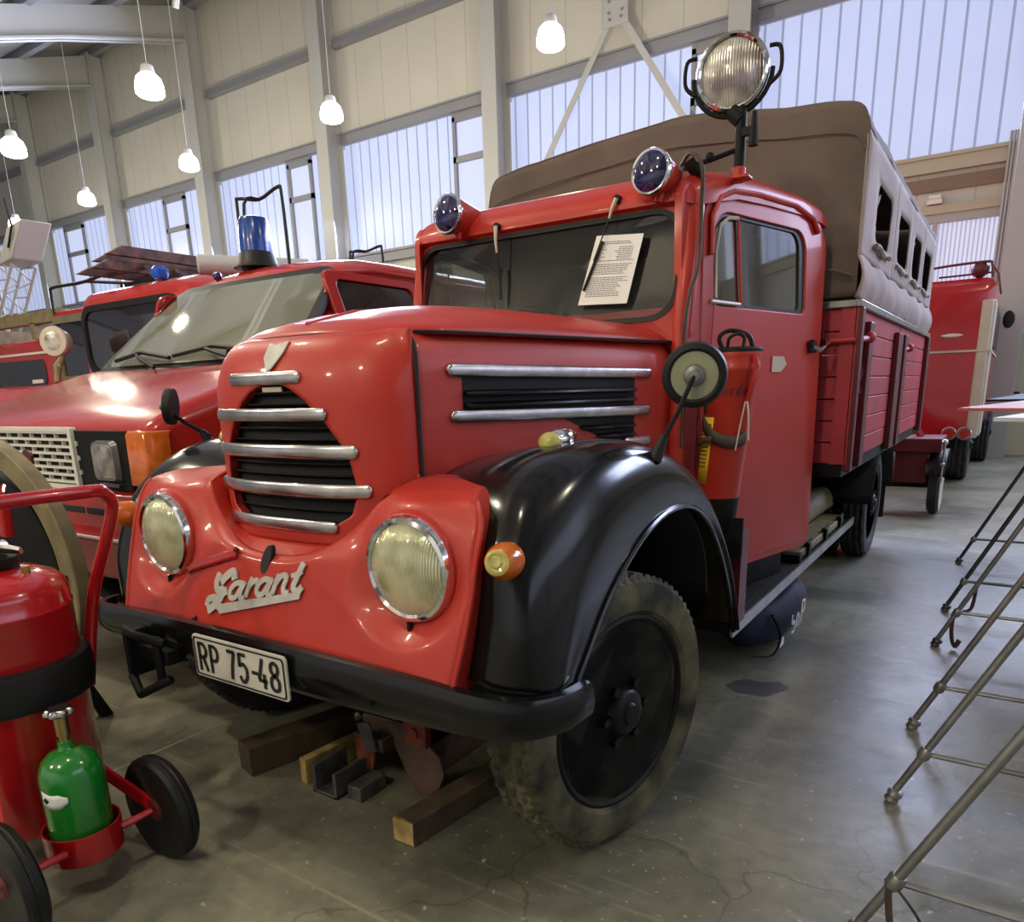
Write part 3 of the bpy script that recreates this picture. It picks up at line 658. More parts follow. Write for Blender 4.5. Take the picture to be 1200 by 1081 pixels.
# --- blue forward lamps on the roof
for (bx, by, bz, r, ln) in ((-2.205, 2.83, 2.172, .085, .30), (-1.235, 2.85, 2.185, .082, .26)):
    b = obj('blue_warning_lamp', MB().lathe([(.0, ln), (.02, ln - .005), (.045, ln - .05), (r * .86, .06), (r * .93, .02), (r * .93, .0)], (bx, by, bz), ax=(0.12, .99, -.05), n=28), M_RED, T)
    obj('lamp_rim', MB().lathe([(r * .9, .012), (r * 1.0, .008), (r * 1.02, -.004), (r * .97, -.014), (r * .88, -.012)], (bx, by, bz), ax=(.12, .99, -.05), n=32, caps=False), M_CHROME, b)
    obj('lens', MB().lathe([(.0, -.034), (r * .35, -.032), (r * .7, -.024), (r * .9, -.010)], (bx, by, bz), ax=(.12, .99, -.05), n=28), M_BLUE, b)
    obj('lamp_foot', MB().cyl((bx + .01, by + .05, bz - .10), (bx + .02, by + .06, bz - .05), .018, 10), M_RED, b)
obj('lamp_bracket', MB().beam((-1.14, 2.98, 2.235), (-1.10, 3.02, 2.17), .07, .012), M_MATTE, T)
# --- search lamp on its post at the roof corner
sc = V(-1.054, 3.2, 2.575); ax = V(.20, -.96, -.06).normalized()
sl = obj('search_lamp', MB().lathe([(.0, -.15), (.05, -.145), (.10, -.10), (.128, -.03), (.134, .0)], sc, ax=ax, n=32), M_STEEL, T)
obj('lamp_rim', MB().lathe([(.118, .012), (.126, .018), (.136, .012), (.140, .0), (.136, -.02), (.128, -.02)], sc, ax=ax, n=40, caps=False), M_CHROME, sl)
obj('lens', MB().lathe([(.0, .032), (.05, .028), (.09, .018), (.12, .006)], sc, ax=ax, n=32), M_SLENS, sl)
sx = ax.cross(V(0, 0, 1)).normalized()
fork = [sc + sx * (.150 * math.cos(a)) + V(0, 0, .150 * math.sin(a)) - ax * .01 for a in [PI + PI * k / 16 for k in range(17)]]
obj('fork', MB().tube(fork, .010, 8), M_MATTE, sl)
for s_ in (-1, 1):
    h = [sc + sx * s_ * .135 + V(0, 0, .07), sc + sx * s_ * .175 + V(0, 0, .06), sc + sx * s_ * .18 + V(0, 0, -.02), sc + sx * s_ * .14 + V(0, 0, -.06)]
    obj('side_handle', MB().tube(curve([tuple(q) for q in h], 5), .008, 8), M_MATTE, sl)
obj('lamp_post', MB().cyl((-1.01, 3.2, 2.20), (-1.01, 3.2, 2.44), .022, 12).cyl((-1.01, 3.2, 2.40), (-1.05, 3.2, 2.44), .03, 12), M_MATTE, sl)
obj('clamp_knob', MB().tube([(-.955, 3.19, 2.42), (-.955, 3.19, 2.30)], [.010, .02], 8).box(-1.0, -.96, 3.18, 3.2, 2.34, 2.37), M_MATTE, sl)
obj('post_base', MB().box(-1.03, -.96, 3.16, 3.23, 2.185, 2.20).cyl((-1.01, 3.2, 2.18), (-1.01, 3.2, 2.235), .028, 12), M_RED, sl, bevel=.006)
obj('stay_rod', MB().tube([(-1.02, 3.2, 2.30), (-1.10, 3.15, 2.27), (-1.19, 3.06, 2.23)], .010, 8).ball((-1.11, 3.14, 2.275), .02), M_MATTE, sl)
cab = curve([(-1.19, 3.04, 2.24), (-1.13, 2.98, 2.26), (-1.075, 2.96, 2.20), (-1.07, 2.955, 2.06), (-1.062, 2.92, 1.85), (-1.075, 2.87, 1.74), (-1.085, 2.85, 1.60), (-1.08, 2.85, 1.42), (-1.08, 2.85, 1.15)], 5)
obj('power_cable', MB().tube(cab, .008, 6), M_LEATHER, T)

# --- fenders (near side and mirrored far side)
ST = [  # lip, crown, inner points along the arch, for x measured from the centre
    ((.950, 1.540, .66), (.905, 1.365, .68), (.80, 1.335, .69), (.60, 1.42, .69)),
    ((.950, 1.620, .74), (.905, 1.365, .82), (.80, 1.375, .87), (.60, 1.46, .90)),
    ((.950, 1.700, .82), (.900, 1.42, .97), (.80, 1.41, 1.02), (.60, 1.50, 1.04)),
    ((.950, 1.810, .90), (.890, 1.515, 1.085), (.78, 1.50, 1.14), (.50, 1.56, 1.12)),
    ((.950, 1.960, .975), (.880, 1.670, 1.19), (.74, 1.66, 1.225), (.43, 1.68, 1.16)),
    ((.950, 2.130, 1.015), (.880, 1.880, 1.235), (.74, 1.88, 1.25), (.45, 1.88, 1.20)),
    ((.950, 2.330, 1.005), (.890, 2.140, 1.215), (.76, 2.14, 1.225), (.50, 2.14, 1.19)),
    ((.945, 2.520, .93), (.905, 2.400, 1.12), (.80, 2.38, 1.13), (.56, 2.38, 1.10)),
    ((.940, 2.680, .80), (.915, 2.620, .96), (.82, 2.60, .98), (.60, 2.60, .96)),
    ((.940, 2.800, .65), (.925, 2.790, .76), (.84, 2.78, .77), (.62, 2.78, .77)),
    ((.935, 2.900, .50), (.930, 2.900, .56), (.85, 2.90, .56), (.62, 2.90, .56)),
    ((.935, 2.965, .37), (.930, 2.970, .40), (.85, 2.97, .40), (.62, 2.97, .40)),
]
def fend(u, v, sg=1):
    pts = [interp([s[i] for s in ST], v) for i in range(4)]
    L, K, I, J = [Vector(p) for p in pts]
    q = interp([tuple(J), tuple(I), tuple(K), tuple((K * .45 + L * .55) + V(.028, -.03 * (1 - v), .03 * (1 - abs(2 * v - .9)))), tuple(L)], u)
    return V(CX + sg * q[0], q[1], q[2])
def fend_pt(x, y):                           # height of the near fender skin over (x, y)
    best = None
    for i in range(61):
        for j in range(81):
            p = fend(i / 60, j / 80)
            d = (p.x - x) ** 2 + (p.y - y) ** 2
            if best is None or d < best[0]: best = (d, p)
    return best[1]
for sg in (1, -1):
    F = obj('front_fender', MB().grid(lambda u, v: fend(u, v, sg), 30, 66), M_BLACK, T, solid=.012, ang=80)
    F['label'] = 'glossy black front fender'
    obj('fender_bead', MB().tube([fend(1, v / 40, sg) for v in range(41)], .011, 8), M_BLACK, F)
    # turn signal on the front face
    c = V(CX + sg * .836, 1.395, 1.0); axs = V(.22 * sg, -.95, .18).normalized()
    ts = obj('turn_signal', MB().lathe([(.048, -.04), (.048, .0), (.043, .026), (.033, .05), (.028, .052)], c, ax=axs, n=24), M_ORANGE, F)
    obj('lens_cap', MB().lathe([(.0, .058), (.012, .060), (.016, .054), (.023, .056), (.031, .052), (.031, .045)], c, ax=axs, n=24), M_YLENS, ts)
    # side marker lamp on top
    c = V(CX + sg * .735, 1.82, 1.232)
    pk = obj('side_marker_lamp', MB().grid(lambda u, v: c + V(.036 * math.sin(PI * v) ** .8 * math.cos(2 * PI * u), -.05 + .17 * (v ** 1.3), .030 * math.sin(PI * v) ** .7 * math.sin(2 * PI * u) + .022 + .01 * v), 16, 14, cu=True), M_CHROME, F)
    obj('lens', MB().ball(c + V(0, -.035, .018), .038, (.95, .8, .85)), M_YLENS, pk)
# --- inner wheel arch liners and chassis
for sg in (1, -1):
    obj('arch_liner', MB().grid(lambda u, v: V(CX + sg * (.50 + .42 * u), 2.02 + .62 * math.cos(PI * v), .62 + .46 * math.sin(PI * v)), 3, 20), M_MATTE, T, solid=.01)
    obj('chassis_rail', MB().box(CX + sg * .36 - .04, CX + sg * .36 + .04, 1.45, 8.0, .50, .64), M_MATTE, T)
obj('engine_block', MB().box(CX - .3, CX + .3, 1.65, 2.8, .5, 1.3).box(CX - .52, CX + .52, 1.50, 2.8, .62, 1.05), M_MATTE, T)
obj('front_axle', MB().cyl((CX - .8, 2.0, .42), (CX + .8, 2.0, .42), .05, 12), M_MATTE, T)
obj('rear_axle', MB().cyl((CX - .8, 6.45, .43), (CX + .8, 6.45, .43), .06, 12).ball((CX, 6.45, .43), .18), M_MATTE, T)

# --- front apron
def ap(x, z):                                # depth of the apron skin, leaning back with height
    a = abs(x); y = 1.248 + .30 * (z - .60) + .5 * max(0, z - .98) ** 1.7 + .012 * (a / .7) ** 2
    y += .03 * math.exp(-((x / .38) ** 4)) * max(0, min(1, (z - .955) / .06))
    for s in (-1, 1):
        d = math.hypot((x - s * .55), (z - .955)); k = math.exp(-(d / .178) ** 9); y = y * (1 - k) + 1.380 * k
    return y
def apw(z):
    if z > 1.04: return .59 + .165 * math.sqrt(max(0, 1 - ((z - 1.04) / .145) ** 2))
    return interp([(.735,), (.75,), (.758,), (.755,)], (z - .6) / .44)[0]
def apf(u, v):
    a = 2 * u - 1; zu = .615 + .565 * v; w = apw(zu)
    x = a * w; zt = .952 + .228 * min(1, (abs(x) / .425) ** 2.6)
    zz = .615 + (zt - .615) * v + .050 * (1 - v) * abs(a)
    y = ap(x, zz)
    e = max(0, v - .88) / .12; k = .02 + .16 * min(1, max(0, abs(x) - .40) / .04)
    return V(CX + x, y + k * e * e, zz - .012 * e * e)
apr = obj('front_apron', MB().grid(apf, 61, 50), M_RED, T, solid=.01, ang=80)
edge = [apf(1, v / 30) for v in range(31)]
for sg in (1, -1):
    e2 = [V(CX + sg * (p.x - CX), p.y, p.z) for p in edge]
    obj('apron_bead', MB().tube([p + V(0, .004, 0) for p in e2[:28]], .008, 8), M_RED, apr)
    # return flange from the edge back to the fender
    obj('apron_flange', MB().grid(lambda u, v: V(CX + sg * (edge[int(round(v * 30))].x - CX + .0 * u), edge[int(round(v * 30))].y + .14 * u, edge[int(round(v * 30))].z), 3, 31), M_RED, apr)
for sg in (1, -1):      # red valance joining the apron's U edge to the nose
    def vl(u, v, sg=sg):
        x = .47 * v; q = x / .77; A = apf(.5 + sg * x / (2 * apw(1.10)), 1)
        B = nose(sg * min(1, abs(tx(min(x, .41)))), max(A.z + .012, .972)); B.y += .008
        return A * (1 - u) + B * u
    obj('nose_valance', MB().grid(vl, 4, 24), M_RED, apr)
obj('crank_hole', MB().prism([(.020 * math.cos(2 * PI * k / 20) + .008 * math.sin(2 * PI * k / 20), .042 * math.sin(2 * PI * k / 20)) for k in range(20)],
    lambda x, z: (CX + x, 1.3445 + .30 * z, .927 + z), lambda x, z: (CX + x, 1.36 + .30 * z, .927 + z)), M_DARK, apr)
bpf = lambda u, v: V(CX - .262 - .13 + .255 * u, 0, .905 - .045 + .075 * u + .030 * (v - .5))
obj('blank_plate', MB().grid(lambda u, v: bpf(u, v) + V(0, ap(bpf(u, v).x - CX, bpf(u, v).z) - .009, 0), 24, 4), M_REDV, apr, solid=.006)
for (x, z) in ((-.395, .855), (-.14, .945), (-.31, .715)): obj('rivet', MB().ball((CX + x, ap(x, z) - .007, z), .009, nu=10, nv=8), M_REDDARK, apr)
# --- headlamps
for sg in (1, -1):
    c = V(CX + sg * .55, 1.372, .954)
    hl = obj('headlamp', MB().lathe([(.158, .03), (.149, -.002), (.143, -.006)], c, ax=(0, 1, 0), n=40), M_RED, T)
    obj('chrome_rim', MB().lathe([(.120, -.018), (.128, -.024), (.138, -.020), (.145, -.006), (.146, .015), (.140, .02)], c, ax=(0, 1, 0), n=48, caps=False), M_CHROME, hl)
    obj('lens', MB().lathe([(.0, -.052), (.04, -.050), (.08, -.040), (.105, -.028), (.124, -.014)], c, ax=(0, 1, 0), n=40), M_HLENS, hl)
    obj('clamp_screw', MB().cyl(c + V(0, -.015, -.143), c + V(0, -.015, -.165), .008, 8), M_MATTE, hl)

# --- script badge "Garant"
def tubeflat(mb, pts, w, f, h=.006):
    pts = [Vector((p[0], p[1])) for p in curve([(a, b) for a, b in pts], 5)] if len(pts) > 2 else [Vector(p) for p in pts]
    L, R = [], []
    for i, p in enumerate(pts):
        t = (pts[min(i + 1, len(pts) - 1)] - pts[max(i - 1, 0)]).normalized(); n = Vector((-t.y, t.x)) * w / 2
        L.append(p + n); R.append(p - n)
    rings = [[f(l.x, l.y, 0), f(l.x, l.y, h), f(r.x, r.y, h), f(r.x, r.y, 0)] for l, r in zip(L, R)]
    return mb.loft(rings)
def bf(x, z, h): x *= .96; z *= .96; return (CX - .262 + x, ap(-.262 + x, .757 + z) - .003 - h, .757 + z)
bd = MB(); W_ = .017
# letters drawn left to right on a rising base line; x 0..0.46
def bl(x): return .012 + .20 * x
G = [(.118, .150), (.085, .168), (.055, .145), (.050, .105), (.075, .085), (.100, .100), (.085, .060), (.060, .045)]
bd2 = []
def S(pts, w=W_): tubeflat(bd, [(x, (.2 * x - .008) + (z - (.2 * x - .008)) * .72) for x, z in pts], w, bf)
S([(.060, .155), (.050, .115), (.058, .085), (.085, .072), (.108, .085)], .024)
S([(.072, .118), (.100, .150), (.128, .168), (.140, .135)], .026)
S([(.088, .100), (.080, .05), (.058, .020), (.020, -.012)], .026)
S([(.012, .008), (.020, .040), (.055, .045), (.075, .03)], .022)
for x0 in (.115, .245):                     # the two letters a
    b = bl(x0) + .012
    S([(x0 + .070, b + .070), (x0 + .040, b + .075), (x0 + .012, b + .045), (x0 + .014, b + .012), (x0 + .040, b + .014), (x0 + .066, b + .062)])
    S([(x0 + .078, b + .080), (x0 + .062, b + .038), (x0 + .066, b + .010), (x0 + .085, b + .016)])
b = bl(.205) + .014; S([(.205, b), (.214, b + .040), (.226, b + .082)]); S([(.210, b + .030), (.226, b + .058), (.246, b + .072), (.258, b + .056)], .017)
b = bl(.335) + .014; S([(.330, b), (.340, b + .045), (.350, b + .078)]); S([(.337, b + .035), (.362, b + .075), (.385, b + .070), (.376, b + .030), (.384, b + .004), (.402, b + .012)])
b = bl(.42) + .014; S([(.452, b + .115), (.432, b + .06), (.420, b + .015), (.440, b), (.456, b + .02)], .020); S([(.405, b + .062), (.452, b + .080)], .013)
bd.prism([(.082, -.012), (.452, .082), (.455, .104), (.076, .018)], lambda x, z: bf(x, z, 0), lambda x, z: bf(x, z, .006))
bd.prism([(.056, .006), (.090, -.008), (.084, .03), (.066, .05)], lambda x, z: bf(x, z, 0), lambda x, z: bf(x, z, .006))
obj('script_badge', bd, M_BADGE, apr, smooth=False)

# --- bumper
bpts = [(-1.00, 1.40), (-.965, 1.33), (-.88, 1.28), (-.70, 1.272), (-.35, 1.252), (0, 1.248), (.35, 1.252), (.66, 1.275), (.82, 1.295), (.92, 1.345), (.975, 1.44), (.985, 1.53)]
bc = curve([(a, b) for a, b in bpts], 5); rings = []
for i, p in enumerate(bc):
    t = (bc[min(i + 1, len(bc) - 1)] - bc[max(i - 1, 0)]); t = Vector((t[0], t[1])).normalized(); n = Vector((t.y, -t.x))
    e = abs(p[0]); zt = .718 - .045 * e ** 2.2; zb = .582 + .0 * e - .012 * max(0, p[0]); hh = zt - zb
    sec = [(0, 1.0), (.014, .985), (.022, .82), (.026, .5), (.020, .18), (.006, .0), (-.004, .0), (.010, .2), (.014, .5), (.010, .78), (.0, .88), (-.012, .94), (-.012, 1.0)]
    rings.append([V(CX + p[0] + n.x * a, p[1] + n.y * a, zb + hh * b) for a, b in sec])
obj('bumper', MB().loft(rings), M_BLACK, T)
for x in (-.40, .48): obj('bumper_bolt', MB().ball((CX + x, 1.212, .585), .012, nu=10, nv=8), M_BLACK, T)
# number plate
npl = obj('number_plate', MB().prism(rrect(-.218, .218, -.068, .068, .014, 4), lambda x, z: (-1.802 + x, 1.206, .632 + z), lambda x, z: (-1.802 + x, 1.212, .632 + z)), M_CREAM if False else mat('plate_white', (.66, .63, .55), .45, noise_amt=.15, noise_scale=12), T)
pb = MB(); ringpanel(pb, rrect(-.211, .211, -.062, .062, .012, 4), rrect(-.206, .206, -.057, .057, .010, 4), lambda x, z: (-1.802 + x, 1.2025, .632 + z), (0, .001, 0)); obj('plate_border', pb, M_INK, npl)
def glyph(mb, ch, x, z, w, h, f, t=.011):
    P = {'R': [[(0, 0), (0, 1)], [(0, .95), (.6, .95), (.95, .8), (.95, .62), (.6, .5), (0, .5)], [(.5, .5), (1, 0)]],
         'P': [[(0, 0), (0, 1)], [(0, .95), (.6, .95), (.95, .82), (.95, .6), (.6, .46), (0, .46)]],
         '7': [[(0, .95), (1, .95)], [(.97, .95), (.6, .5), (.4, 0)]],
         '5': [[(.95, .95), (.1, .95)], [(.1, .98), (.05, .52)], [(.05, .55), (.5, .64), (.95, .5), (.95, .22), (.6, .04), (.25, .04), (0, .2)]],
         '4': [[(.6, 1), (0, .28)], [(-.03, .26), (1.05, .26)], [(.72, .5), (.72, 0)]],
         '8': [[(.5, .54), (.1, .66), (.1, .86), (.5, .96), (.9, .86), (.9, .66), (.5, .54), (.05, .40), (.05, .14), (.5, .04), (.95, .14), (.95, .40), (.5, .54)]],
         '-': [[(.1, .45), (.9, .45)]]}
    for st in P[ch]:
        pts = [(x + a * w, z + b * h) for a, b in st]
        tubeflat(mb, pts, t, f, .0012)
for ch, x in (('R', -.185), ('P', -.128), ('7', -.045), ('5', .008), ('-', .062), ('4', .096), ('8', .150)):
    tx_ = MB(); glyph(tx_, ch, x, -.046, .034, .092, lambda a, b, h: (-1.802 + a, 1.2035 - h, .632 + b))
    obj('plate_character', tx_, M_INK, npl, smooth=False)
# towing hook at the far side
th = MB().box(-2.36, -2.17, 1.2, 1.42, .56, .61).box(-2.37, -2.34, 1.17, 1.3, .50, .66).tube([(-2.38, 1.19, .66), (-2.25, 1.15, .67), (-2.17, 1.2, .64)], .016, 8).tube([(-2.36, 1.18, .50), (-2.25, 1.14, .47), (-2.16, 1.2, .52)], .016, 8).cyl((-2.2, 1.19, .66), (-2.2, 1.19, .50), .014, 8)
obj('towing_hook', th, M_MATTE, T, bevel=.004)

# --- rear view mirrors
def mirror(base, c, r, nrm, back):
    base = Vector(base); c = Vector(c); nrm = Vector(nrm).normalized()
    m = obj('rear_view_mirror', MB().lathe([(.0, -.012), (r * .55, -.014), (r * .74, -.012)], c, ax=nrm, n=36) if back else MB().lathe([(.0, -.006), (r * .74, -.006)], c, ax=nrm, n=36), M_KHAKI if back else M_MIRR, T)
    obj('mirror_rim', MB().lathe([(r * .72, -.014), (r * .80, -.02), (r * .95, -.016), (r, .0), (r * .97, .012), (r * .8, .014), (0, .01)], c, ax=nrm, n=40, caps=False), M_RUB, m)
    if back: obj('ball_joint', MB().lathe([(.034, -.012), (.030, -.022), (.018, -.026), (.016, -.04), (.0, -.042)], c, ax=nrm, n=16), M_STEEL, m)
    e = c - nrm * .035 if back else c - nrm * .02
    obj('mirror_arm', MB().tube([base, base + (e - base) * .55 + V(.0, 0, -.01), e], .008, 8), M_MATTE if back else M_STEEL, m)
    obj('arm_foot', MB().tube([base - V(.01, .0, .03), base + (e - base) * .2], [.024, .013], 10), M_RUB, m)
bp_ = fend_pt(-.875, 2.08)
mirror((bp_.x + .01, bp_.y, bp_.z + .015), (-.800, 2.2, 1.427), .098, (-.30, .94, .10), True)
mirror((-2.66, 1.80, 1.25), (-2.75, 1.70, 1.372), .072, (.75, .66, -.10), True)

# --- wheels
def wheel(c, ax, r, w, treadmat, parent, front=True, name='front_wheel'):
    hw = w / 2; rim = r * .70
    prof = [(rim, -hw * .80), (rim + .02, -hw * .97), (r * .86, -hw * 1.0), (r * .95, -hw * .93), (r * .985, -hw * .80)]
    nt_ = 13
    for k in range(nt_ + 1): prof.append((r if True else 0, -hw * .78 + k * hw * 1.56 / nt_))
    prof += [(r * .985, hw * .80), (r * .95, hw * .93), (r * .86, hw * 1.0), (rim + .02, hw * .97), (rim, hw * .80)]
    def rf(a, rr, h):
        if rr < r * .97: return 1
        u = (h / hw); k = math.sin(u * 4.2 * PI + 1.0 * math.sin(a * 40)); d = 1
        if abs(u) < .8: d -= .028 if k > .35 else 0
        if abs(u) > .5: d -= .022 * (math.sin(a * 72) > .25)
        return d
    wl = obj(name, MB().lathe(prof, c, ax=ax, n=216 if front else 90, rfun=rf), treadmat, parent, ang=25)
    A = Vector(ax).normalized()
    obj('rim', MB().lathe([(rim * 1.0, hw * .80), (rim * 1.02, hw * .86), (rim * .985, hw * .90), (rim * .95, hw * .82), (rim * .93, hw * .30), (rim * .90, hw * .10), (0, hw * .08)], c, ax=ax, n=48), M_RIMB, wl)
    sc = lambda a_, r_, h_: 1 - (.30 * max(0, math.cos(4 * a_ + .6)) ** 1.5 if r_ > rim * .6 else 0)
    obj('wheel_disc', MB().lathe([(rim * .89, hw * .22), (rim * .88, hw * .44), (rim * .84, hw * .54), (rim * .70, hw * .58), (rim * .45, hw * .60), (rim * .40, hw * .60), (rim * .37, hw * .72), (rim * .26, hw * .76), (rim * .24, hw * .98), (rim * .20, hw * 1.08), (rim * .12, hw * 1.10), (rim * .10, hw * 1.2), (0.0, hw * 1.2)], c, ax=ax, n=96, rfun=sc), M_RIMB, wl)
    obj('rim_inner', MB().lathe([(rim * 1.0, -hw * .80), (rim * .93, -hw * .70), (rim * .93, hw * .2), (0, hw * .1)], c, ax=ax, n=32), M_RIMB, wl)
    u = Vector(A).orthogonal().normalized(); v = A.cross(u)
    for k in range(6):
        a = 2 * PI * k / 6 + .3; p = Vector(c) + (u * math.cos(a) + v * math.sin(a)) * rim * .32 + A * hw * .70
        obj('wheel_nut', MB().cyl(p, p + A * .028, .016, 6), M_RIMB, wl)
    return wl
th_ = math.radians(12.5)
aN = V(math.cos(th_), -math.sin(th_), 0)
wheel(V(-.86, 1.88, .43) - aN * .095, aN, .43, .195, M_TYRE, T)
aF = -aN
wheel((-2.74 + .085, 2.02, .43), aF, .43, .19, M_TYRED, T)
for sg in (1, -1):
    wheel((CX + sg * .90, 6.45, .43), (sg, 0, 0), .43, .19, M_TYRED, T, False, 'rear_wheel')
    wheel((CX + sg * .66, 6.45, .43), (sg, 0, 0), .43, .19, M_TYRED, T, False, 'rear_wheel')
    obj('mudflap', MB().box(CX + sg * .78 - .22, CX + sg * .78 + .22, 7.05, 7.07, .22, .95), M_RUB, T)
    obj('rear_mudguard', MB().grid(lambda u, v: V(CX + sg * (.55 + .50 * u), 6.45 - .56 * math.cos(PI * v), .50 + .48 * math.sin(PI * v)), 3, 20), M_MATTE, T, solid=.01)

# --- running board
RBM = mat('ribbed_rubber_mat', (.035, .036, .035), .5); 
for sg in (1, -1):
    x0, x1 = sorted((CX + sg * .62, CX + sg * .925))
    rbd = obj('running_board', MB().box(x0, x1, 2.97, 5.97, .345, .378), M_MATTE, T, bevel=.006)
    obj('edge_strip', MB().box(CX + sg * .925 - .006, CX + sg * .925 + .006, 2.97, 5.97, .335, .392), M_STEEL, rbd)
    mm = MB()
    for k in range(15):
        x = x0 + .015 + k * .0185; mm.box(x, x + .009, 3.0, 4.25, .378, .386)
    obj('ribbed_mat', mm, RBM, rbd)
    obj('bracket', MB().box(CX + sg * .36 - .02, CX + sg * .75, 4.3, 4.36, .28, .345).box(CX + sg * .36 - .02 if sg > 0 else CX - .75, CX + sg * .75 if sg > 0 else CX - .34, 5.5, 5.56, .28, .345), M_MATTE, rbd)
    obj('sill_panel', MB().prism([(2.93, .39), (4.0, .39), (4.0, .60), (2.93, .60)], lambda y, z: side(sg, -.10)(y, z), lambda y, z: side(sg, -.12)(y, z)), M_MATTE, T)
obj('fuel_tank', MB().cyl((-1.12, 4.75, .52), (-1.12, 6.0, .52), .10, 24), M_TAN, T, bevel=.01)

# --- cargo bed
BX0, BX1, BY0, BY1, BZ0, BZ1 = -2.92, -.69, 4.2, 7.95, .965, 1.755
def planks(a, b, fixed, axis, nm):
    mb = MB(); n = 7; h = (BZ1 - BZ0) / n
    for k in range(n):
        z0 = BZ0 + k * h + .003; z1 = BZ0 + (k + 1) * h - .003
        if axis == 'y': mb.box(fixed - .022, fixed, a, b, z0, z1)
        else: mb.box(a, b, fixed, fixed + .022, z0, z1)
    return obj(nm, mb, M_RED2, T, bevel=.003)
fb = planks(BX0 + .02, BX1 - .02, BY0, 'x', 'front_board')
planks(BX0 + .02, BX1 - .02, BY1 - .02, 'x', 'tailboard')
sb1 = planks(BY0, 5.98, BX1, 'y', 'side_board'); planks(6.02, BY1, BX1, 'y', 'side_board'); planks(BY0, BY1, BX0 + .022, 'y', 'side_board')
obj('bed_floor', MB().box(BX0, BX1 - .01, BY0, BY1, BZ0 - .07, BZ0), M_MATTE, T)
for y0, y1, zt in ((BY0 - .01, BY0 + .06, BZ1), (4.47, 4.60, 1.70), (5.70, 5.92, 1.70), (6.08, 6.24, 1.70), (7.80, 7.95, BZ1)):
    obj('stake_post', MB().box(BX1, BX1 + .035, y0, y1, BZ0 - .04, zt), M_REDDARK, T, bevel=.006)
obj('corner_iron', MB().box(BX1 - .07, BX1 + .004, BY0 - .012, BY0, BZ0, BZ1).box(BX1, BX1 + .012, BY0 - .012, BY0 + .03, BZ0, BZ1), M_RED2, T)
# latches
for (yy, zz) in ((4.30, 1.60), (6.16, 1.60)):
    lt = obj('latch', MB().tube([(BX1 + .02, yy - .06, zz), (BX1 + .035, yy + .10, zz + .01)], .014, 8).ball((BX1 + .04, yy + .12, zz + .015), .03), M_RED2, T)
    obj('latch_plate', MB().box(BX1, BX1 + .016, yy - .03, yy + .05, zz - .16, zz + .09), M_REDDARK, lt, bevel=.004)
    obj('chain', MB().tube([(BX1 + .02, yy, zz - .12), (BX1 + .03, yy + .01, zz - .17), (BX1 + .02, yy, zz - .22), (BX1 + .03, yy + .01, zz - .27)], .010, 6), M_REDDARK, lt)
lt = obj('latch', MB().tube([(-.82, BY0 - .03, 1.595), (-.68, BY0 - .03, 1.595)], .014, 8), M_RED2, T)
obj('latch_plate', MB().box(-.90, -.84, BY0 - .018, BY0, 1.52, 1.66).box(-.93, -.80, BY0 - .018, BY0, 1.57, 1.61), M_REDDARK, lt, bevel=.004)
obj('top_rail', MB().box(BX1 - .03, BX1 + .025, BY0 - .02, BY1, BZ1, BZ1 + .035).box(BX0, BX1, BY0 - .03, BY0 + .03, BZ1, BZ1 + .035), M_STEEL, T, bevel=.004)

# --- canvas cover
def cprof(t):                                # upper edge of the cover from far to near side
    return interp([(-2.93, 2.50), (-2.88, 2.66), (-2.75, 2.70), (-2.44, 2.735), (-2.10, 2.76), (-1.70, 2.785), (-1.35, 2.755), (-1.10, 2.72), (-.84, 2.695), (-.735, 2.655), (-.70, 2.56)], t)
N1 = 44
def wr(p, k=.012, s=2.6): 
    n = noise.noise_vector(Vector((p[0] * s, p[1] * s, p[2] * s))); m = noise.noise_vector(Vector((p[0] * 7, p[1] * 7, p[2] * 2)))
    return Vector(p) + n * k + m * k * .35
cv = MB()
top = [cprof(i / N1) for i in range(N1 + 1)]
cv.grid(lambda u, v: wr((top[int(round(u * N1))][0], BY0 - .03 + .0 * v + .02 * math.sin(PI * v), 1.80 + (top[int(round(u * N1))][1] - 1.80) * v), .014, 2.0), N1 + 1, 24)
front = obj('canvas_front', cv, M_CANVAS, T, solid=.006, ang=80)
cv = MB(); cv.grid(lambda u, v: wr((top[int(round(u * N1))][0], BY0 - .03 + (BY1 + .03 - BY0) * v, top[int(round(u * N1))][1] - .012 * math.sin(PI * ((v * 5) % 1))), .010, 2.0), N1 + 1, 50)
obj('canvas_roof', cv, M_CANVAS, T, solid=.006, ang=80)
obj('canvas_seam', MB().tube([wr((p[0], BY0 - .034, p[1] - .14), .006) for p in top[3:-2]], .004, 6), M_CANVAS, front)
ys = [BY0 - .03, 5.34, 6.20, 6.98, BY1 + .02]; wins = [(4.60, 5.14), (5.50, 6.02), (6.38, 6.84), (7.12, 7.66)]
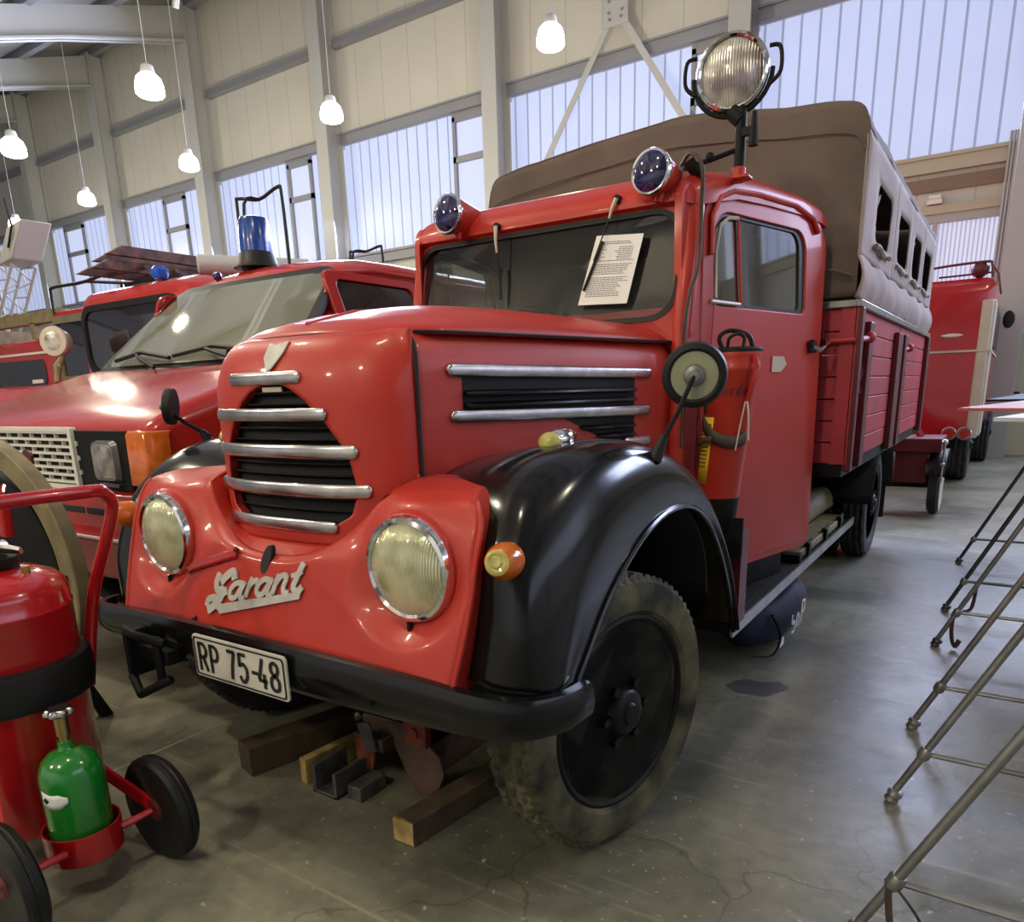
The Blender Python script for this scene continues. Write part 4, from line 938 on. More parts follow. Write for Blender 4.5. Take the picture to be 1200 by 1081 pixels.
for k in range(4):
    mb = MB(); o = rrect(ys[k], ys[k + 1], 2.0, 2.56, .002, 6); i_ = rrect(wins[k][0], wins[k][1], 2.12, 2.40, .07, 6)
    # several loops so that the cloth can wrinkle
    loops = []
    for q in (0, .25, .5, .75, 1): loops.append([(a[0] + (b[0] - a[0]) * q, a[1] + (b[1] - a[1]) * q) for a, b in zip(o, i_)])
    mb.loft([[wr((-.70 + .0 * z, y, z), .010 if 0 < qi < 4 else .004, 3) for y, z in L] for qi, L in enumerate(loops)], cap=False)
    sdn = obj('canvas_side', mb, M_CANVASG, T, solid=.006, ang=80)
    obj('window_flap', MB().grid(lambda u, v: wr((-.725 - .03 * math.sin(PI * u) * v, wins[k][0] + (.10 + .10 * (v)) * u * 1.2, 2.13 + .26 * v), .02, 9), 6, 10), M_CANVASG, sdn, solid=.006)
    obj('roll_strap', MB().tube([wr((-.69, wins[k][0] - .02 + .56 * u, 2.085 + .01 * math.sin(9 * u)), .006, 6) for u in [i / 8 for i in range(9)]], .014, 6), M_CANVASG, sdn)
cv = MB(); cv.grid(lambda u, v: wr((-.70 + .035 * math.sin(PI * v), BY0 - .03 + (BY1 + .05 - BY0) * u, 1.775 + .01 * math.sin(u * 40) + (2.0 - 1.775) * v), .022 * (1 - v) + .004, 4), 60, 10)
obj('canvas_skirt', cv, M_CANVASG, T, solid=.006, ang=80)
obj('canvas_side', MB().grid(lambda u, v: wr((-2.93, BY0 - .03 + (BY1 + .05 - BY0) * u, 1.78 + .74 * v), .012), 30, 8), M_CANVAS, T, solid=.006)
obj('canvas_rear', MB().grid(lambda u, v: (top[int(round(u * N1))][0], BY1 + .03, 1.80 + (top[int(round(u * N1))][1] - 1.80) * v), N1 + 1, 2), M_CANVAS, T, solid=.006)
obj('front_window_seam', MB().tube([(-.95, BY0 - .06, 1.95), (-.80, BY0 - .06, 1.93), (-.72, BY0 - .05, 1.9)], .008, 6), M_CANVAS, front)

# ================================================================== notice on the windscreen
def nt_(x, z, o=0): return V(*cf(x, z)) + V(0, -.009 - o, 0)
cor = [(-1.560, 1.735), (-1.335, 1.725), (-1.285, 1.985), (-1.495, 2.002)]
pm = MB().add([nt_(*c) for c in cor] + [nt_(*c) + V(0, .002, 0) for c in cor], [(0, 1, 2, 3), (7, 6, 5, 4), (0, 4, 5, 1), (1, 5, 6, 2), (2, 6, 7, 3), (3, 7, 4, 0)])
pp = empty('paper_notice', (-1.42, 2.87, 1.73), 'white printed sheet standing behind the wiper on the truck windscreen', 'paper')
obj('sheet', pm, M_PAPER, pp, smooth=False)
lm = MB(); rnd = random.Random(3)
def pq(u, v):
    a = Vector(cor[0]) * (1 - u) + Vector(cor[1]) * u; b = Vector(cor[3]) * (1 - u) + Vector(cor[2]) * u; return a * (1 - v) + b * v
for k in range(30):
    v = .90 - k * .027; u = .14
    if k in (2, 11, 18): continue
    if k < 10 and k > 2: spans = [(.12, .12 + rnd.uniform(.06, .2)), (rnd.uniform(.45, .6), .86)]
    else: spans = [(.10, rnd.uniform(.7, .92))]
    for (s0, s1) in spans:
        x = s0
        while x < s1:
            e = min(s1, x + rnd.uniform(.03, .09)); p0, p1, p2, p3 = pq(x, v), pq(e, v), pq(e, v + .010), pq(x, v + .010)
            lm.add([nt_(p[0], p[1], .0008) for p in (p0, p1, p2, p3)], [(0, 1, 2, 3)]); x = e + .012
obj('printed_lines', lm, mat('grey_print', (.12, .12, .13), .7), pp, smooth=False)
# ================================================================== things on and under the truck
cn = empty('water_canister', (-.93, 3.05, .86), 'tall red portable water canister with black lid handle strapped on the running board', 'canister')
cc = V(-.93, 3.05, 0)
_o = obj
def lean(name, mb, m, parent=None, **k):
    for v in mb.v: v.x += (v.z - 1.53) * .095 + .012; v.y -= .05
    return _o(name, mb, m, parent, **k)
lean('body', MB().lathe([(.086, .94), (.088, .95), (.094, 1.44), (.097, 1.445), (.097, 1.465), (.094, 1.47), (.095, 1.50), (.097, 1.51), (.094, 1.52)], cc, n=40), M_RED, cn)
lean('lid', MB().lathe([(.097, 1.518), (.098, 1.528), (.086, 1.536), (.0, 1.54)], cc, n=36), M_RUB, cn)
lean('lid_handle', MB().tube(curve([(-.985, 3.03, 1.535), (-1.0, 3.02, 1.575), (-.975, 3.03, 1.60), (-.93, 3.05, 1.595), (-.89, 3.05, 1.575), (-.875, 3.06, 1.535)], 4), .009, 8), M_RUB, cn)
lean('lid_clip', MB().tube(curve([(-.955, 3.0, 1.535), (-.95, 2.99, 1.57), (-.92, 2.99, 1.585), (-.895, 3.0, 1.57), (-.895, 3.0, 1.535)], 4), .007, 8), M_RUB, cn)
lean('base_tray', MB().lathe([(.080, .80), (.088, .81), (.090, .94), (.080, .945)], cc, n=32), M_MATTE, cn)
lean('side_nozzle', MB().tube([(-.845, 3.0, 1.50), (-.825, 2.99, 1.46), (-.835, 2.99, 1.38), (-.85, 3.0, 1.32)], .012, 8), M_REDV, cn)
lean('cord', MB().tube(curve([(-.845, 2.99, 1.33), (-.83, 2.98, 1.28), (-.815, 2.98, 1.18)], 4), .0035, 5).tube(curve([(-.85, 2.985, 1.33), (-.855, 2.98, 1.25), (-.86, 2.975, 1.14)], 4), .0035, 5), M_CREAM, cn)
def cyp(r, a, z): return V(cc.x + r * math.cos(a), cc.y + r * math.sin(a), z)
yl = lean('instruction_label', MB().grid(lambda u, v: cyp(.0915 + .003 * v, math.radians(-168 + 60 * u), 1.0 + .27 * v), 10, 4), M_YEL, cn, solid=.001)
lm = MB()
for k in range(9): lm.grid(lambda u, v: cyp(.0965 + .0002 * k, math.radians(-163 + 48 * u), 1.07 + .016 * k + .004 * v), 8, 2)
lean('label_lines', lm, M_INK, yl)
lean('label_panel', MB().grid(lambda u, v: cyp(.097, math.radians(-165 + 54 * u), 1.215 + .03 * v), 8, 2), M_ORANGE, yl)
def cl(x, z, h):
    a = math.radians(-66) + x * 1.25 / .096; return cyp(.0965 + h - .0005, a, 1.355 + z)
# word on the canister: Norder
wm = MB(); LET = {'N': [[(0, 0), (.1, 1)], [(.1, 1), (.7, 0)], [(.7, 0), (.9, 1)]], 'o': [[(.4, .6), (.1, .45), (.05, .1), (.35, 0), (.65, .2), (.7, .5), (.4, .6)]], 'r': [[(0, 0), (.12, .6)], [(.08, .4), (.35, .6), (.6, .55)]],
  'd': [[(.65, .5), (.3, .6), (.05, .3), (.15, 0), (.5, .08), (.65, .4)], [(.85, 1.05), (.6, .3), (.65, 0)]], 'e': [[(.08, .3), (.6, .36), (.5, .6), (.2, .55), (.03, .2), (.25, 0), (.6, .12)]]}
for ch, x in (('N', -.062), ('o', -.034), ('r', -.012), ('d', .006), ('e', .028), ('r', .048)):
    for st in LET[ch]: tubeflat(wm, [(x + a * .017, b * .042) for a, b in st], .0042, cl, .0008)
lean('lettering', wm, M_REDDARK, cn, smooth=False)
sp_ = [cyp(.103, math.radians(a), z) + V(0, 0, 0) for a, z in ((-205, 1.30), (-180, 1.305), (-150, 1.26), (-125, 1.225), (-100, 1.195), (-70, 1.175), (-40, 1.175), (-20, 1.19))]
lean('strap', MB().tube(curve([tuple(p) for p in sp_], 4), .020, 8, flat=.25, up=(0, 0, 1)) if False else MB().grid(lambda u, v: Vector(interp([tuple(p) for p in sp_], u)) + V(0, 0, .050 * (v - .5)), 30, 3), M_LEATHER, cn, solid=.004)
lean('strap_end', MB().grid(lambda u, v: cyp(.108 + .01 * math.sin(PI * u), math.radians(-152 + 50 * u), 1.165 + .02 * u + .028 * (v - .5)), 12, 3), M_LEATHER, cn, solid=.004)
obj('bracket_post', MB().box(-1.0, -.86, 3.0, 3.1, .39, .80), M_REDDARK, cn)
obj('holder_plate', MB().box(-1.005, -.85, 2.965, 2.98, .70, .86), M_MATTE, cn)

jk = empty('tool_tray', (-.96, 4.95, .386), 'long grey-green metal tray with clamps lying on the rear of the running board', 'tool')
obj('tray', MB().prism(rrect(-1.06, -.905, 4.35, 5.75, .05, 3), lambda x, y: (x, y, .388), lambda x, y: (x, y, .435)), M_TAN, jk, bevel=.006)
for y in (4.5, 5.0, 5.5): obj('clamp', MB().box(-.92, -.885, y, y + .05, .388, .46).cyl((-.9, y, .45), (-.9, y + .12, .46), .012, 8), M_MATTE, jk, bevel=.003)
obj('end_bracket', MB().box(-1.08, -.89, 4.28, 4.36, .388, .43), M_MATTE, jk, bevel=.004)

# navy bag on the floor beneath the running board
bag = empty('navy_bag', (-1.02, 4.1, 0), 'dark navy fabric bag with white lettering slumped under the running board', 'bag')
def bagf(u, v):
    a = 2 * PI * u; z = .27 * (1 - math.cos(PI * v)) / 2; s = math.sin(PI * v) ** .45
    p = V(-1.03 + .19 * s * math.cos(a), 4.12 + .52 * s * math.sin(a), .005 + z)
    return p + noise.noise_vector(p * 6) * .035 * (0 if v < .06 else 1)
obj('bag_body', MB().grid(bagf, 40, 20, cu=True), M_NAVY, bag)
def bgp(x, z, h): return (-.818 + h + .0 * x, 3.86 + x, .10 + z)
wm = MB()
for st in ([(0, .10), (.0, .05), (.05, .05), (.05, 0), (0, 0)], [(.10, 0), (.10, .07)], [(.10, .06), (.14, .07), (.15, 0)], [(.20, .0), (.22, .12)], [(.22, .12), (.28, .11), (.26, .06), (.21, .06)]): tubeflat(wm, st, .014, bgp, .004)
obj('white_print', wm, M_PAPER, bag, smooth=False)
obj('bag_strap', MB().tube(curve([(-.90, 3.75, .22), (-.84, 3.72, .12), (-.86, 3.66, .03), (-.95, 3.62, .02)], 4), .016, 6, flat=.3), M_NAVY, bag)
obj('white_tag', MB().box(-.84, -.835, 3.70, 3.78, .06, .10), M_PAPER, bag)
tag(obj('wheel_chock', MB().prism([(2.62, 0), (2.85, 0), (2.85, .07), (2.66, .14)], lambda y, z: (-1.12, y, z), lambda y, z: (-1.0, y, z)), M_WOOD, None, bevel=.006), 'brown wooden chock on the floor behind the front tyre', 'chock')

# timbers and plates under the front
def timber(x0, y0, x1, y1, w, h, m, label, endmat=None):
    o = obj('timber_block', MB().beam((x0, y0, h / 2 + .001), (x1, y1, h / 2 + .001), w, h), m, None, bevel=.004)
    tag(o, label, 'timber', 'timbers under the truck'); return o
timber(-1.445, 1.48, -1.30, 2.6, .085, .085, M_WOODD, 'long square timber with pale sawn end nearest the dusty tyre')
o = bpy.data.objects['timber_block']; ORG[o.name] = Vector(o.location)
obj('sawn_end', MB().box(-1.487, -1.405, 1.472, 1.481, .004, .083), M_WOOD, o)
timber(-2.28, 1.50, -2.05, 2.4, .11, .115, M_WOODD, 'short thick brown timber under the bumper below the number plate')
timber(-2.02, 1.56, -1.96, 2.3, .035, .10, M_WOOD, 'narrow upright board with yellow end between steel profile and thick timber')
tag(obj('steel_channel', MB().box(-1.945, -1.825, 1.54, 1.70, 0, .012).box(-1.945, -1.93, 1.54, 1.70, 0, .11).box(-1.84, -1.825, 1.54, 1.70, 0, .10), M_GREYP, None, bevel=.003), 'grey steel channel lying on the floor right of the narrow board', 'steel profile')
tag(obj('steel_bar', MB().box(-1.80, -1.735, 1.57, 1.70, 0, .055), M_GREYP, None, bevel=.004), 'short dark green steel bar lying beside the grey channel', 'steel bar')
hp = empty('jack_stand', (-1.80, 1.80, 0), 'low dark stand with grey and rust-red plates under the bumper', 'stand')
obj('stand_body', MB().box(-1.70, -1.62, 1.78, 2.3, 0, .22).box(-1.92, -1.62, 1.78, 2.3, .13, .22), M_BROWNP, hp, bevel=.01)
obj('grey_plate', MB().prism([(-1.865, .225), (-1.80, .24), (-1.775, .13), (-1.83, .12)], lambda x, z: (x, 1.70, z), lambda x, z: (x, 1.71, z)), M_GREYP, hp)
obj('rusty_plate', MB().prism([(-1.90, .155), (-1.85, .165), (-1.80, .14), (-1.81, .05), (-1.84, .005), (-1.89, .03)], lambda x, z: (x, 1.715, z), lambda x, z: (x, 1.725, z)), M_RUST, hp)
obj('plate_arm', MB().box(-1.90, -1.76, 1.72, 1.79, .12, .17), M_BROWNP, hp)
bpz = empty('brown_plate', (-1.58, 1.72, 0), 'rounded dark brown steel plate standing under the bumper beside the long timber', 'plate')
obj('plate_body', MB().prism([(-1.70, .17), (-1.66, .20), (-1.55, .21), (-1.49, .17), (-1.475, .11), (-1.50, .05), (-1.56, .0), (-1.60, .0), (-1.64, .05)], lambda x, z: (x, 1.72, z + .002), lambda x, z: (x, 1.735, z + .002)), M_BROWNP, bpz, bevel=.002)
obj('upper_lug', MB().box(-1.64, -1.54, 1.71, 1.74, .20, .30).cyl((-1.59, 1.70, .25), (-1.59, 1.75, .25), .02, 10), M_RUST, bpz)

# ================================================================== wheeled extinguisher
ex = empty('wheeled_extinguisher', (-2.25, .82, 0), 'large red wheeled fire extinguisher with black band and two rubber wheels at left', 'fire extinguisher')
tk = V(-2.465, .85, 0)
obj('tank', MB().lathe([(.0, .10), (.13, .105), (.20, .13), (.214, .16), (.214, .80), (.217, .805), (.217, .812), (.213, .82), (.212, .855), (.205, .88), (.185, .90), (.14, .92), (.10, .93), (.0, .935)], tk, n=56), M_REDE, ex)
obj('black_band', MB().lathe([(.215, .53), (.236, .535), (.241, .56), (.241, .63), (.236, .655), (.215, .66)], tk, n=56), M_RUB, ex)
nk = obj('filler_neck', MB().lathe([(.095, .93), (.10, .94), (.10, .965), (.085, .975), (.0, .98)], tk, n=32), M_RUB, ex)
obj('clamp_cross', MB().tube([tk + V(-.10, -.08, .99), tk + V(0, 0, 1.005), tk + V(.115, .07, .985)], [.012, .026, .012], 8, flat=.7).tube([tk + V(.05, -.10, .985), tk + V(0, 0, 1.0), tk + V(-.06, .10, .985)], [.012, .026, .012], 8, flat=.7), M_CHR, nk)
obj('small_valve', MB().cyl(tk + V(.12, .07, .90), tk + V(.12, .07, .94), .011, 10), M_BRASS, nk)
hb = [(-2.16, 1.075, .12), (-2.30, 1.075, .35), (-2.41, 1.06, .50), (-2.38, 1.09, .72), (-2.33, 1.10, .85), (-2.20, 1.10, 1.02), (-2.14, 1.095, 1.11), (-2.11, 1.06, 1.15), (-2.09, 1.0, 1.16), (-2.09, .62, 1.16), (-2.11, .54, 1.15), (-2.14, .50, 1.11), (-2.20, .495, 1.02), (-2.33, .495, .85), (-2.38, .50, .72), (-2.40, .51, .56)]
obj('push_handle', MB().tube(curve(hb[2:], 4), .0185, 12), M_REDE, ex)
for s_, ya, yb in ((1, .93, 1.06), (-1, .77, .56)):
    obj('axle', MB().cyl((-2.085, ya, .155), (-2.06, yb, .17), .012, 10), M_REDE, ex)
    obj('axle_bracket', MB().beam((-2.27, .83 + s_ * .13, .30), (-2.05, .825 + s_ * .205, .17), .012, .04), M_REDE, ex)
sh = obj('bottle_shelf', MB().lathe([(.0, .10), (.096, .10), (.102, .105), (.104, .195), (.099, .195), (.096, .125), (0, .122)], (-2.145, .85, .0), n=40), M_REDE, ex)
for y, s in ((1.045, 1), (.62, -1)):
    c = V(-2.06, y, .169)
    w = obj('rubber_wheel', MB().lathe([(.105, -.022), (.14, -.029), (.156, -.028), (.166, -.019), (.168, -.007), (.1645, -.003), (.1645, .003), (.168, .007), (.166, .019), (.156, .028), (.14, .029), (.105, .022)], c, ax=(0, 1, 0), n=56), M_RUB, ex)
    obj('wheel_disc', MB().lathe([(.110, .02), (.10, .008), (.05, .012), (.03, .03), (0, .03)], c, ax=(0, 1, 0), n=32).lathe([(.110, .02), (.10, .008), (.05, .012), (.03, .03), (0, .03)], c, ax=(0, -1, 0), n=32), M_REDDARK, w)
gb = empty('gas_cylinder', (-2.145, .85, .126), 'small green gas cylinder with white label standing on the red extinguisher shelf', 'gas cylinder')
gc = V(-2.145, .85, 0)
obj('body', MB().lathe([(.0, .126), (.070, .127), (.081, .134), (.084, .147), (.084, .355), (.080, .38), (.069, .407), (.048, .427), (.024, .436), (.020, .443), (.020, .462), (.0, .463)], gc, n=56), M_GREEN, gb)
obj('valve_body', MB().cyl(gc + V(0, 0, .46), gc + V(0, 0, .50), .014, 12).cyl(gc + V(0, 0, .48), gc + V(0, 0, .535), .019, 12), M_BRASS, gb)
obj('hand_wheel', MB().lathe([(.0, .535), (.03, .54), (.036, .545), (.036, .555), (.03, .562), (.0, .56)], gc, n=40, rfun=lambda a, r, h: 1 + .12 * math.cos(7 * a)), M_CHR, gb)
wl_ = obj('white_label', MB().grid(lambda u, v: gc + V(.0848 * math.cos(math.radians(-90 + 54 * u)), .0848 * math.sin(math.radians(-90 + 54 * u)), .312 + (.045 * (1 - max(0, u - .7) * 2.2)) * (v - .35) - .01 * math.sin(PI * u)), 14, 4), M_PAPER, gb, solid=.0006)
obj('hazard_mark', MB().grid(lambda u, v: gc + V(.0856 * math.cos(math.radians(-80 + 8 * (u - .5 + v - .5))), .0856 * math.sin(math.radians(-80 + 8 * (u - .5 + v - .5))), .312 + .022 * (v - u) * .5), 3, 3), M_INK, wl_)
# tan wheel behind it
tw = empty('cable_reel', (-3.35, 1.22, 0), 'large tan-rimmed reel with dark centre standing behind the red extinguisher', 'reel')
rc = V(-3.35, 1.22, .75)
obj('rim', MB().lathe([(.46, -.03), (.535, -.03), (.54, -.025), (.54, .025), (.535, .03), (.46, .03), (.46, -.03)], rc, ax=(.12, -.99, 0), n=72, caps=False), M_TAN, tw)
obj('drum', MB().lathe([(.0, -.04), (.40, -.04), (.40, .0), (.12, .0), (.12, .04), (0, .04)], rc, ax=(.12, -.99, 0), n=40).beam(rc + V(-.5, .02, 0), rc + V(.5, .02, 0), .03, .05).beam(rc + V(0, .02, -.5), rc + V(0, .02, .5), .03, .05, up=(0, 1, 0)), M_MATTE, tw)
obj('stand_foot', MB().beam(rc, (-3.30, 1.50, 0), .05, .05).beam(rc, (-3.40, .98, 0), .05, .05), M_MATTE, tw)
obj('red_grip', MB().cyl((-3.0, 1.15, 1.08), (-3.02, 1.15, .93), .022, 12).tube([(-3.0, 1.15, 1.08), (-3.1, 1.2, 1.1)], .01, 8), M_REDE, tw)

# ================================================================== the van at left
VX = -4.12; VY = 1.76; HWd = 1.07
vn = empty('fire_van', (VX, 4.0, 0), 'red fire van with white slotted grille, amber corner lamps and a blue dome lamp', 'van')
def vsec(y, z0, z1, w, r=.10, crown=.03):
    p = rrect(-w, w, z0, z1, r, 5); return [V(VX + x, y, z + (crown * (1 - (x / w) ** 2) if z > (z0 + z1) / 2 else 0)) for x, z in p]
secs = [(VY, .72, 1.270, 1.02, .04), (VY + .02, .70, 1.285, 1.05, .05), (VY + .06, .55, 1.315, HWd, .06), (VY + .2, .50, 1.375, HWd, .08), (VY + .5, .48, 1.47, HWd, .10), (VY + .80, .48, 1.565, HWd, .10), (VY + .98, .48, 1.60, HWd, .10), (6.4, .48, 1.64, HWd, .08), (6.45, .55, 1.6, HWd - .05, .08)]
obj('body', MB().loft([vsec(*s) for s in secs]), M_REDV, vn, ang=50)
# upper cabin
def vup(y, z, w, zb=1.52):
    hw_ = lambda q: .985 - .24 * (q - 1.52) / .62
    R_ = min(.12, (z - zb) * .45); side_ = [(hw_(zb + (z - R_ - zb) * k / 6), zb + (z - R_ - zb) * k / 6) for k in range(7)]
    e = side_[-1][0]; arc = [(e - R_ * 1.3 * (1 - math.cos(PI / 2 * k / 6)) , z - R_ + R_ * math.sin(PI / 2 * k / 6)) for k in range(1, 7)]
    top = [(arc[-1][0] * (1 - k / 5), z + .035 * (1 - (1 - k / 5) ** 2)) for k in range(1, 6)]
    h = side_ + arc + top
    return [V(VX + a, y, q) for a, q in h] + [V(VX - a, y, q) for a, q in reversed(h[:-1])]
ups = [(2.70, 1.57, .74), (2.74, 1.60, .74), (3.22, 2.03, .72), (3.25, 2.12, .72), (3.34, 2.175, .73), (3.5, 2.205, .74), (3.8, 2.215, .74), (6.2, 2.22, .74), (6.4, 2.1, .72)]
obj('upper_body', MB().loft([vup(*s) for s in ups]), M_REDV, vn, ang=50)
def wsp(x, v, o=0):                          # windscreen plane of the van
    y = 2.63 + .57 * v - o * .7; z = 1.575 + .515 * v + o * .7; y += .06 * (x / .95) ** 2
    z += .0
    return V(VX + x, y, z)
wso = rrect(-.96, .96, 0, 1, .18, 7)
def wsf(a, v, o=.012): return wsp(a * (1 - .20 * v), v, o)
vg = obj('windscreen', MB().grid(lambda u, v: wsf((2 * u - 1) * .93, .03 + .94 * v, .03), 20, 8), M_GLASSV, vn)
rs = MB(); ringpanel(rs, [(x, z) for x, z in rrect(-1.0, 1.0, -.06, 1.05, .20, 7)], [(x, z) for x, z in rrect(-.93, .93, .03, .96, .16, 7)], lambda x, z: wsf(x, z, .03), (0, .02, -.02)); obj('windscreen_seal', rs, M_RUB, vn)
obj('scuttle', MB().grid(lambda u, v: V(VX + (2 * u - 1) * .95, 2.54 + .10 * v + .12 * (2 * u - 1) ** 2, 1.555 + .05 * v), 16, 3), M_RUB, vn, solid=.02)
for x0, x1, zz in ((-.15, -.75, .10), (.66, -.04, .12)):
    wv = obj('wiper', MB().tube([wsf(x0, -.05, .05), wsf((x0 * .6 + x1 * .4), .05, .07), wsf(x1 * .6 + x0 * .4, .12, .06)], .012, 6), M_RUB, vn)
    obj('wiper_blade', MB().tube([wsf(x0 + .1, .04, .06), wsf(x0 * .5 + x1 * .5, .13, .065), wsf(x1, .07, .055)], .013, 6), M_RUB, wv)
obj('dashboard_paper', MB().box(VX - .62, VX - .50, 2.86, 2.87, 1.66, 1.76), M_PAPER, vn)
for sg in (1, -1):
    def vs(y, z, o=0): 
        k = (z - 1.52) / .62; return V(VX + sg * (.985 - .24 * k + o), y, z)
    g = obj('side_window', MB().loft([[vs(y, z, .035) for y, z in rrect(3.14, 3.80, 1.70, 2.04, .05, 4)], [vs(y, z, .02) for y, z in rrect(3.14, 3.80, 1.70, 2.04, .05, 4)]]), M_GLASSD, vn)
    rg = MB(); ringpanel(rg, rrect(3.06, 3.88, 1.62, 2.09, .07, 5), rrect(3.14, 3.80, 1.70, 2.04, .05, 5), lambda y, z: vs(y, z, .05), (-.03 * sg, 0, 0)); obj('window_frame', rg, M_REDV, vn, bevel=.006)
    obj('gutter', MB().tube([vs(3.05, 1.95, .03), vs(3.16, 2.08, .03), vs(3.5, 2.12, .03), vs(6.2, 2.13, .03)], .012, 6), M_REDV, vn)
    obj('side_stripe', MB().box(VX + sg * (HWd + .001) - .004, VX + sg * (HWd + .001) + .006, VY + .095, 6.3, .90, 1.12), M_WHITE, vn)
    # front lamps
    xa, xb = sorted((VX + sg * .46, VX + sg * .915))
    obj('lamp_panel', MB().box(xa, xb, VY - .012, VY + .03, 1.0, 1.272), M_MATTE, vn, bevel=.006)
    hx = VX + sg * .735
    hl = obj('headlamp', MB().loft([[V(hx + x * 1.05, VY - .008, 1.135 + z * 1.05) for x, z in rrect(-.095, .095, -.09, .09, .03, 4)], [V(hx + x, VY - .035, 1.135 + z) for x, z in rrect(-.09, .09, -.085, .085, .03, 4)]]), M_STEEL, vn)
    obj('lens', MB().loft([[V(hx + x, VY - .034, 1.135 + z) for x, z in rrect(-.085, .085, -.08, .08, .03, 4)], [V(hx + x * .9, VY - .042, 1.135 + z * .9) for x, z in rrect(-.085, .085, -.08, .08, .03, 4)]]), M_SLENS, hl)
    obj('panel_lip', MB().prism([(-.13, 0), (.09, 0), (.10, .014), (-.04, .02)], lambda x, z: (hx + x, VY - .03, 1.02 + z), lambda x, z: (hx + x, VY, 1.02 + z)), M_GREYP, vn)
    am = [(sg * .925, VY - .022), (sg * 1.06, VY - .016), (sg * 1.085, VY + .02), (sg * 1.088, VY + .09), (sg * 1.04, VY + .09), (sg * 1.0, VY + .03), (sg * .925, VY + .02)]
    obj('corner_lamp', MB().loft([[V(VX + x, y + dy, z) for x, y in am] for z, dy in ((1.03, .0), (1.045, -.004), (1.255, 0.0), (1.27, .012))]), M_ORANGE, vn, bevel=.006)
    wheel((VX + sg * .88, 2.65, .34), (sg, 0, 0), .34, .2, M_TYRED, vn, False, 'front_wheel')
    wheel((VX + sg * .88, 5.6, .34), (sg, 0, 0), .34, .2, M_TYRED, vn, False, 'rear_wheel')
grl = obj('grille', MB().box(VX - .45, VX + .45, VY - .004, VY + .02, 1.0, 1.275), M_MATTE, vn)
gm = MB(); ringpanel(gm, rrect(-.47, .47, .992, 1.285, .008, 2), rrect(-.445, .445, 1.012, 1.265, .005, 2), lambda x, z: (VX + x, VY - .03, z), (0, .03, 0))
for k in range(8):
    z = 1.02 + k * .0335; gm.box(VX - .45, VX + .45, VY - .025, VY, z, z + .012)
gm2 = gm
for k in range(8):
    for r_ in range(7):
        x = VX - .45 + (k + .5 * (r_ % 2)) * .125; z = 1.032 + r_ * .0335
        gm2.box(x - .004, x + .004, VY - .022, VY, z, z + .0215)
obj('grille_bars', gm, M_WHITE, grl, smooth=False)
obj('oval_badge', MB().lathe([(.0, .012), (.05, .010), (.056, .0)], (VX, VY - .026, 1.14), ax=(0, -1, 0), n=32).xf(Matrix.Translation((0, 0, 1.14)) @ Matrix.Diagonal((1, 1, .62, 1)) @ Matrix.Translation((0, 0, -1.14))), M_REDDARK, grl)
bm_ = obj('bumper', MB().loft([[V(VX + x, y, z) for x, y in ((-1.12, VY + .25), (-1.12, VY - .02), (-1.05, VY - .10), (1.05, VY - .10), (1.12, VY - .02), (1.12, VY + .25), (1.08, VY + .25), (1.06, VY + .02), (-1.06, VY + .02), (-1.08, VY + .25))] for z in (.60, .79)]), M_REDV, vn, bevel=.03)
obj('bumper_moulding', MB().box(VX - 1.06, VX + 1.06, VY - .112, VY - .10, .785, .80), M_WHITE, bm_, bevel=.003)
obj('front_valance', MB().box(VX - 1.0, VX + 1.0, VY - .03, VY + .1, .78, .99), M_REDV, vn, bevel=.01)
for x in (-.7, .12, .5): obj('air_slot', MB().box(VX + x, VX + x + .36, VY - .034, VY - .02, .88, .915), M_DARK, vn, bevel=.006)
# roof equipment
dl = obj('dome_lamp', MB().lathe([(.16, .0), (.13, .03), (.115, .09), (.105, .10)], (-4.33, 3.45, 2.235), n=32), M_RUB, vn)
obj('dome', MB().lathe([(.105, .10), (.104, .16), (.098, .29), (.088, .31), (.05, .32), (.0, .32)], (-4.33, 3.45, 2.235), n=32), M_BLUEB, dl)
obj('reflector', MB().lathe([(.05, .12), (.055, .2), (.04, .26), (.0, .27)], (-4.30, 3.44, 2.235), n=20), M_CHROME, dl)
def guard(cx, cy, cz, w, d, h, r=.010):
    g = obj('lamp_guard', MB().tube(curve([(cx - w, cy, cz), (cx - w, cy, cz + h * .9), (cx - w * .9, cy, cz + h), (cx, cy - d * .0, cz + h * .93), (cx + w * .85, cy, cz + h * 1.02), (cx + w, cy, cz + h * .9), (cx + w * 1.05, cy, cz)], 4), r, 8).tube(curve([(cx, cy, cz + h * .93), (cx - .03, cy - d, cz + h * .85), (cx - .03, cy - d, cz + h * .1)], 4), r, 8), M_RUB, vn); return g
guard(-4.31, 3.5, 2.2, .23, .1, .50, .011)
guard(-4.05, 4.2, 2.2, .16, .1, .22, .009)
guard(-4.15, 5.2, 2.2, .10, .1, .32, .009)
obj('siren', MB().box(-4.2, -4.1, 5.15, 5.25, 2.2, 2.45), M_RUB, vn, bevel=.01)
obj('roof_spot', MB().ball((-4.60, 3.32, 2.20), .03), M_BLUE, vn)

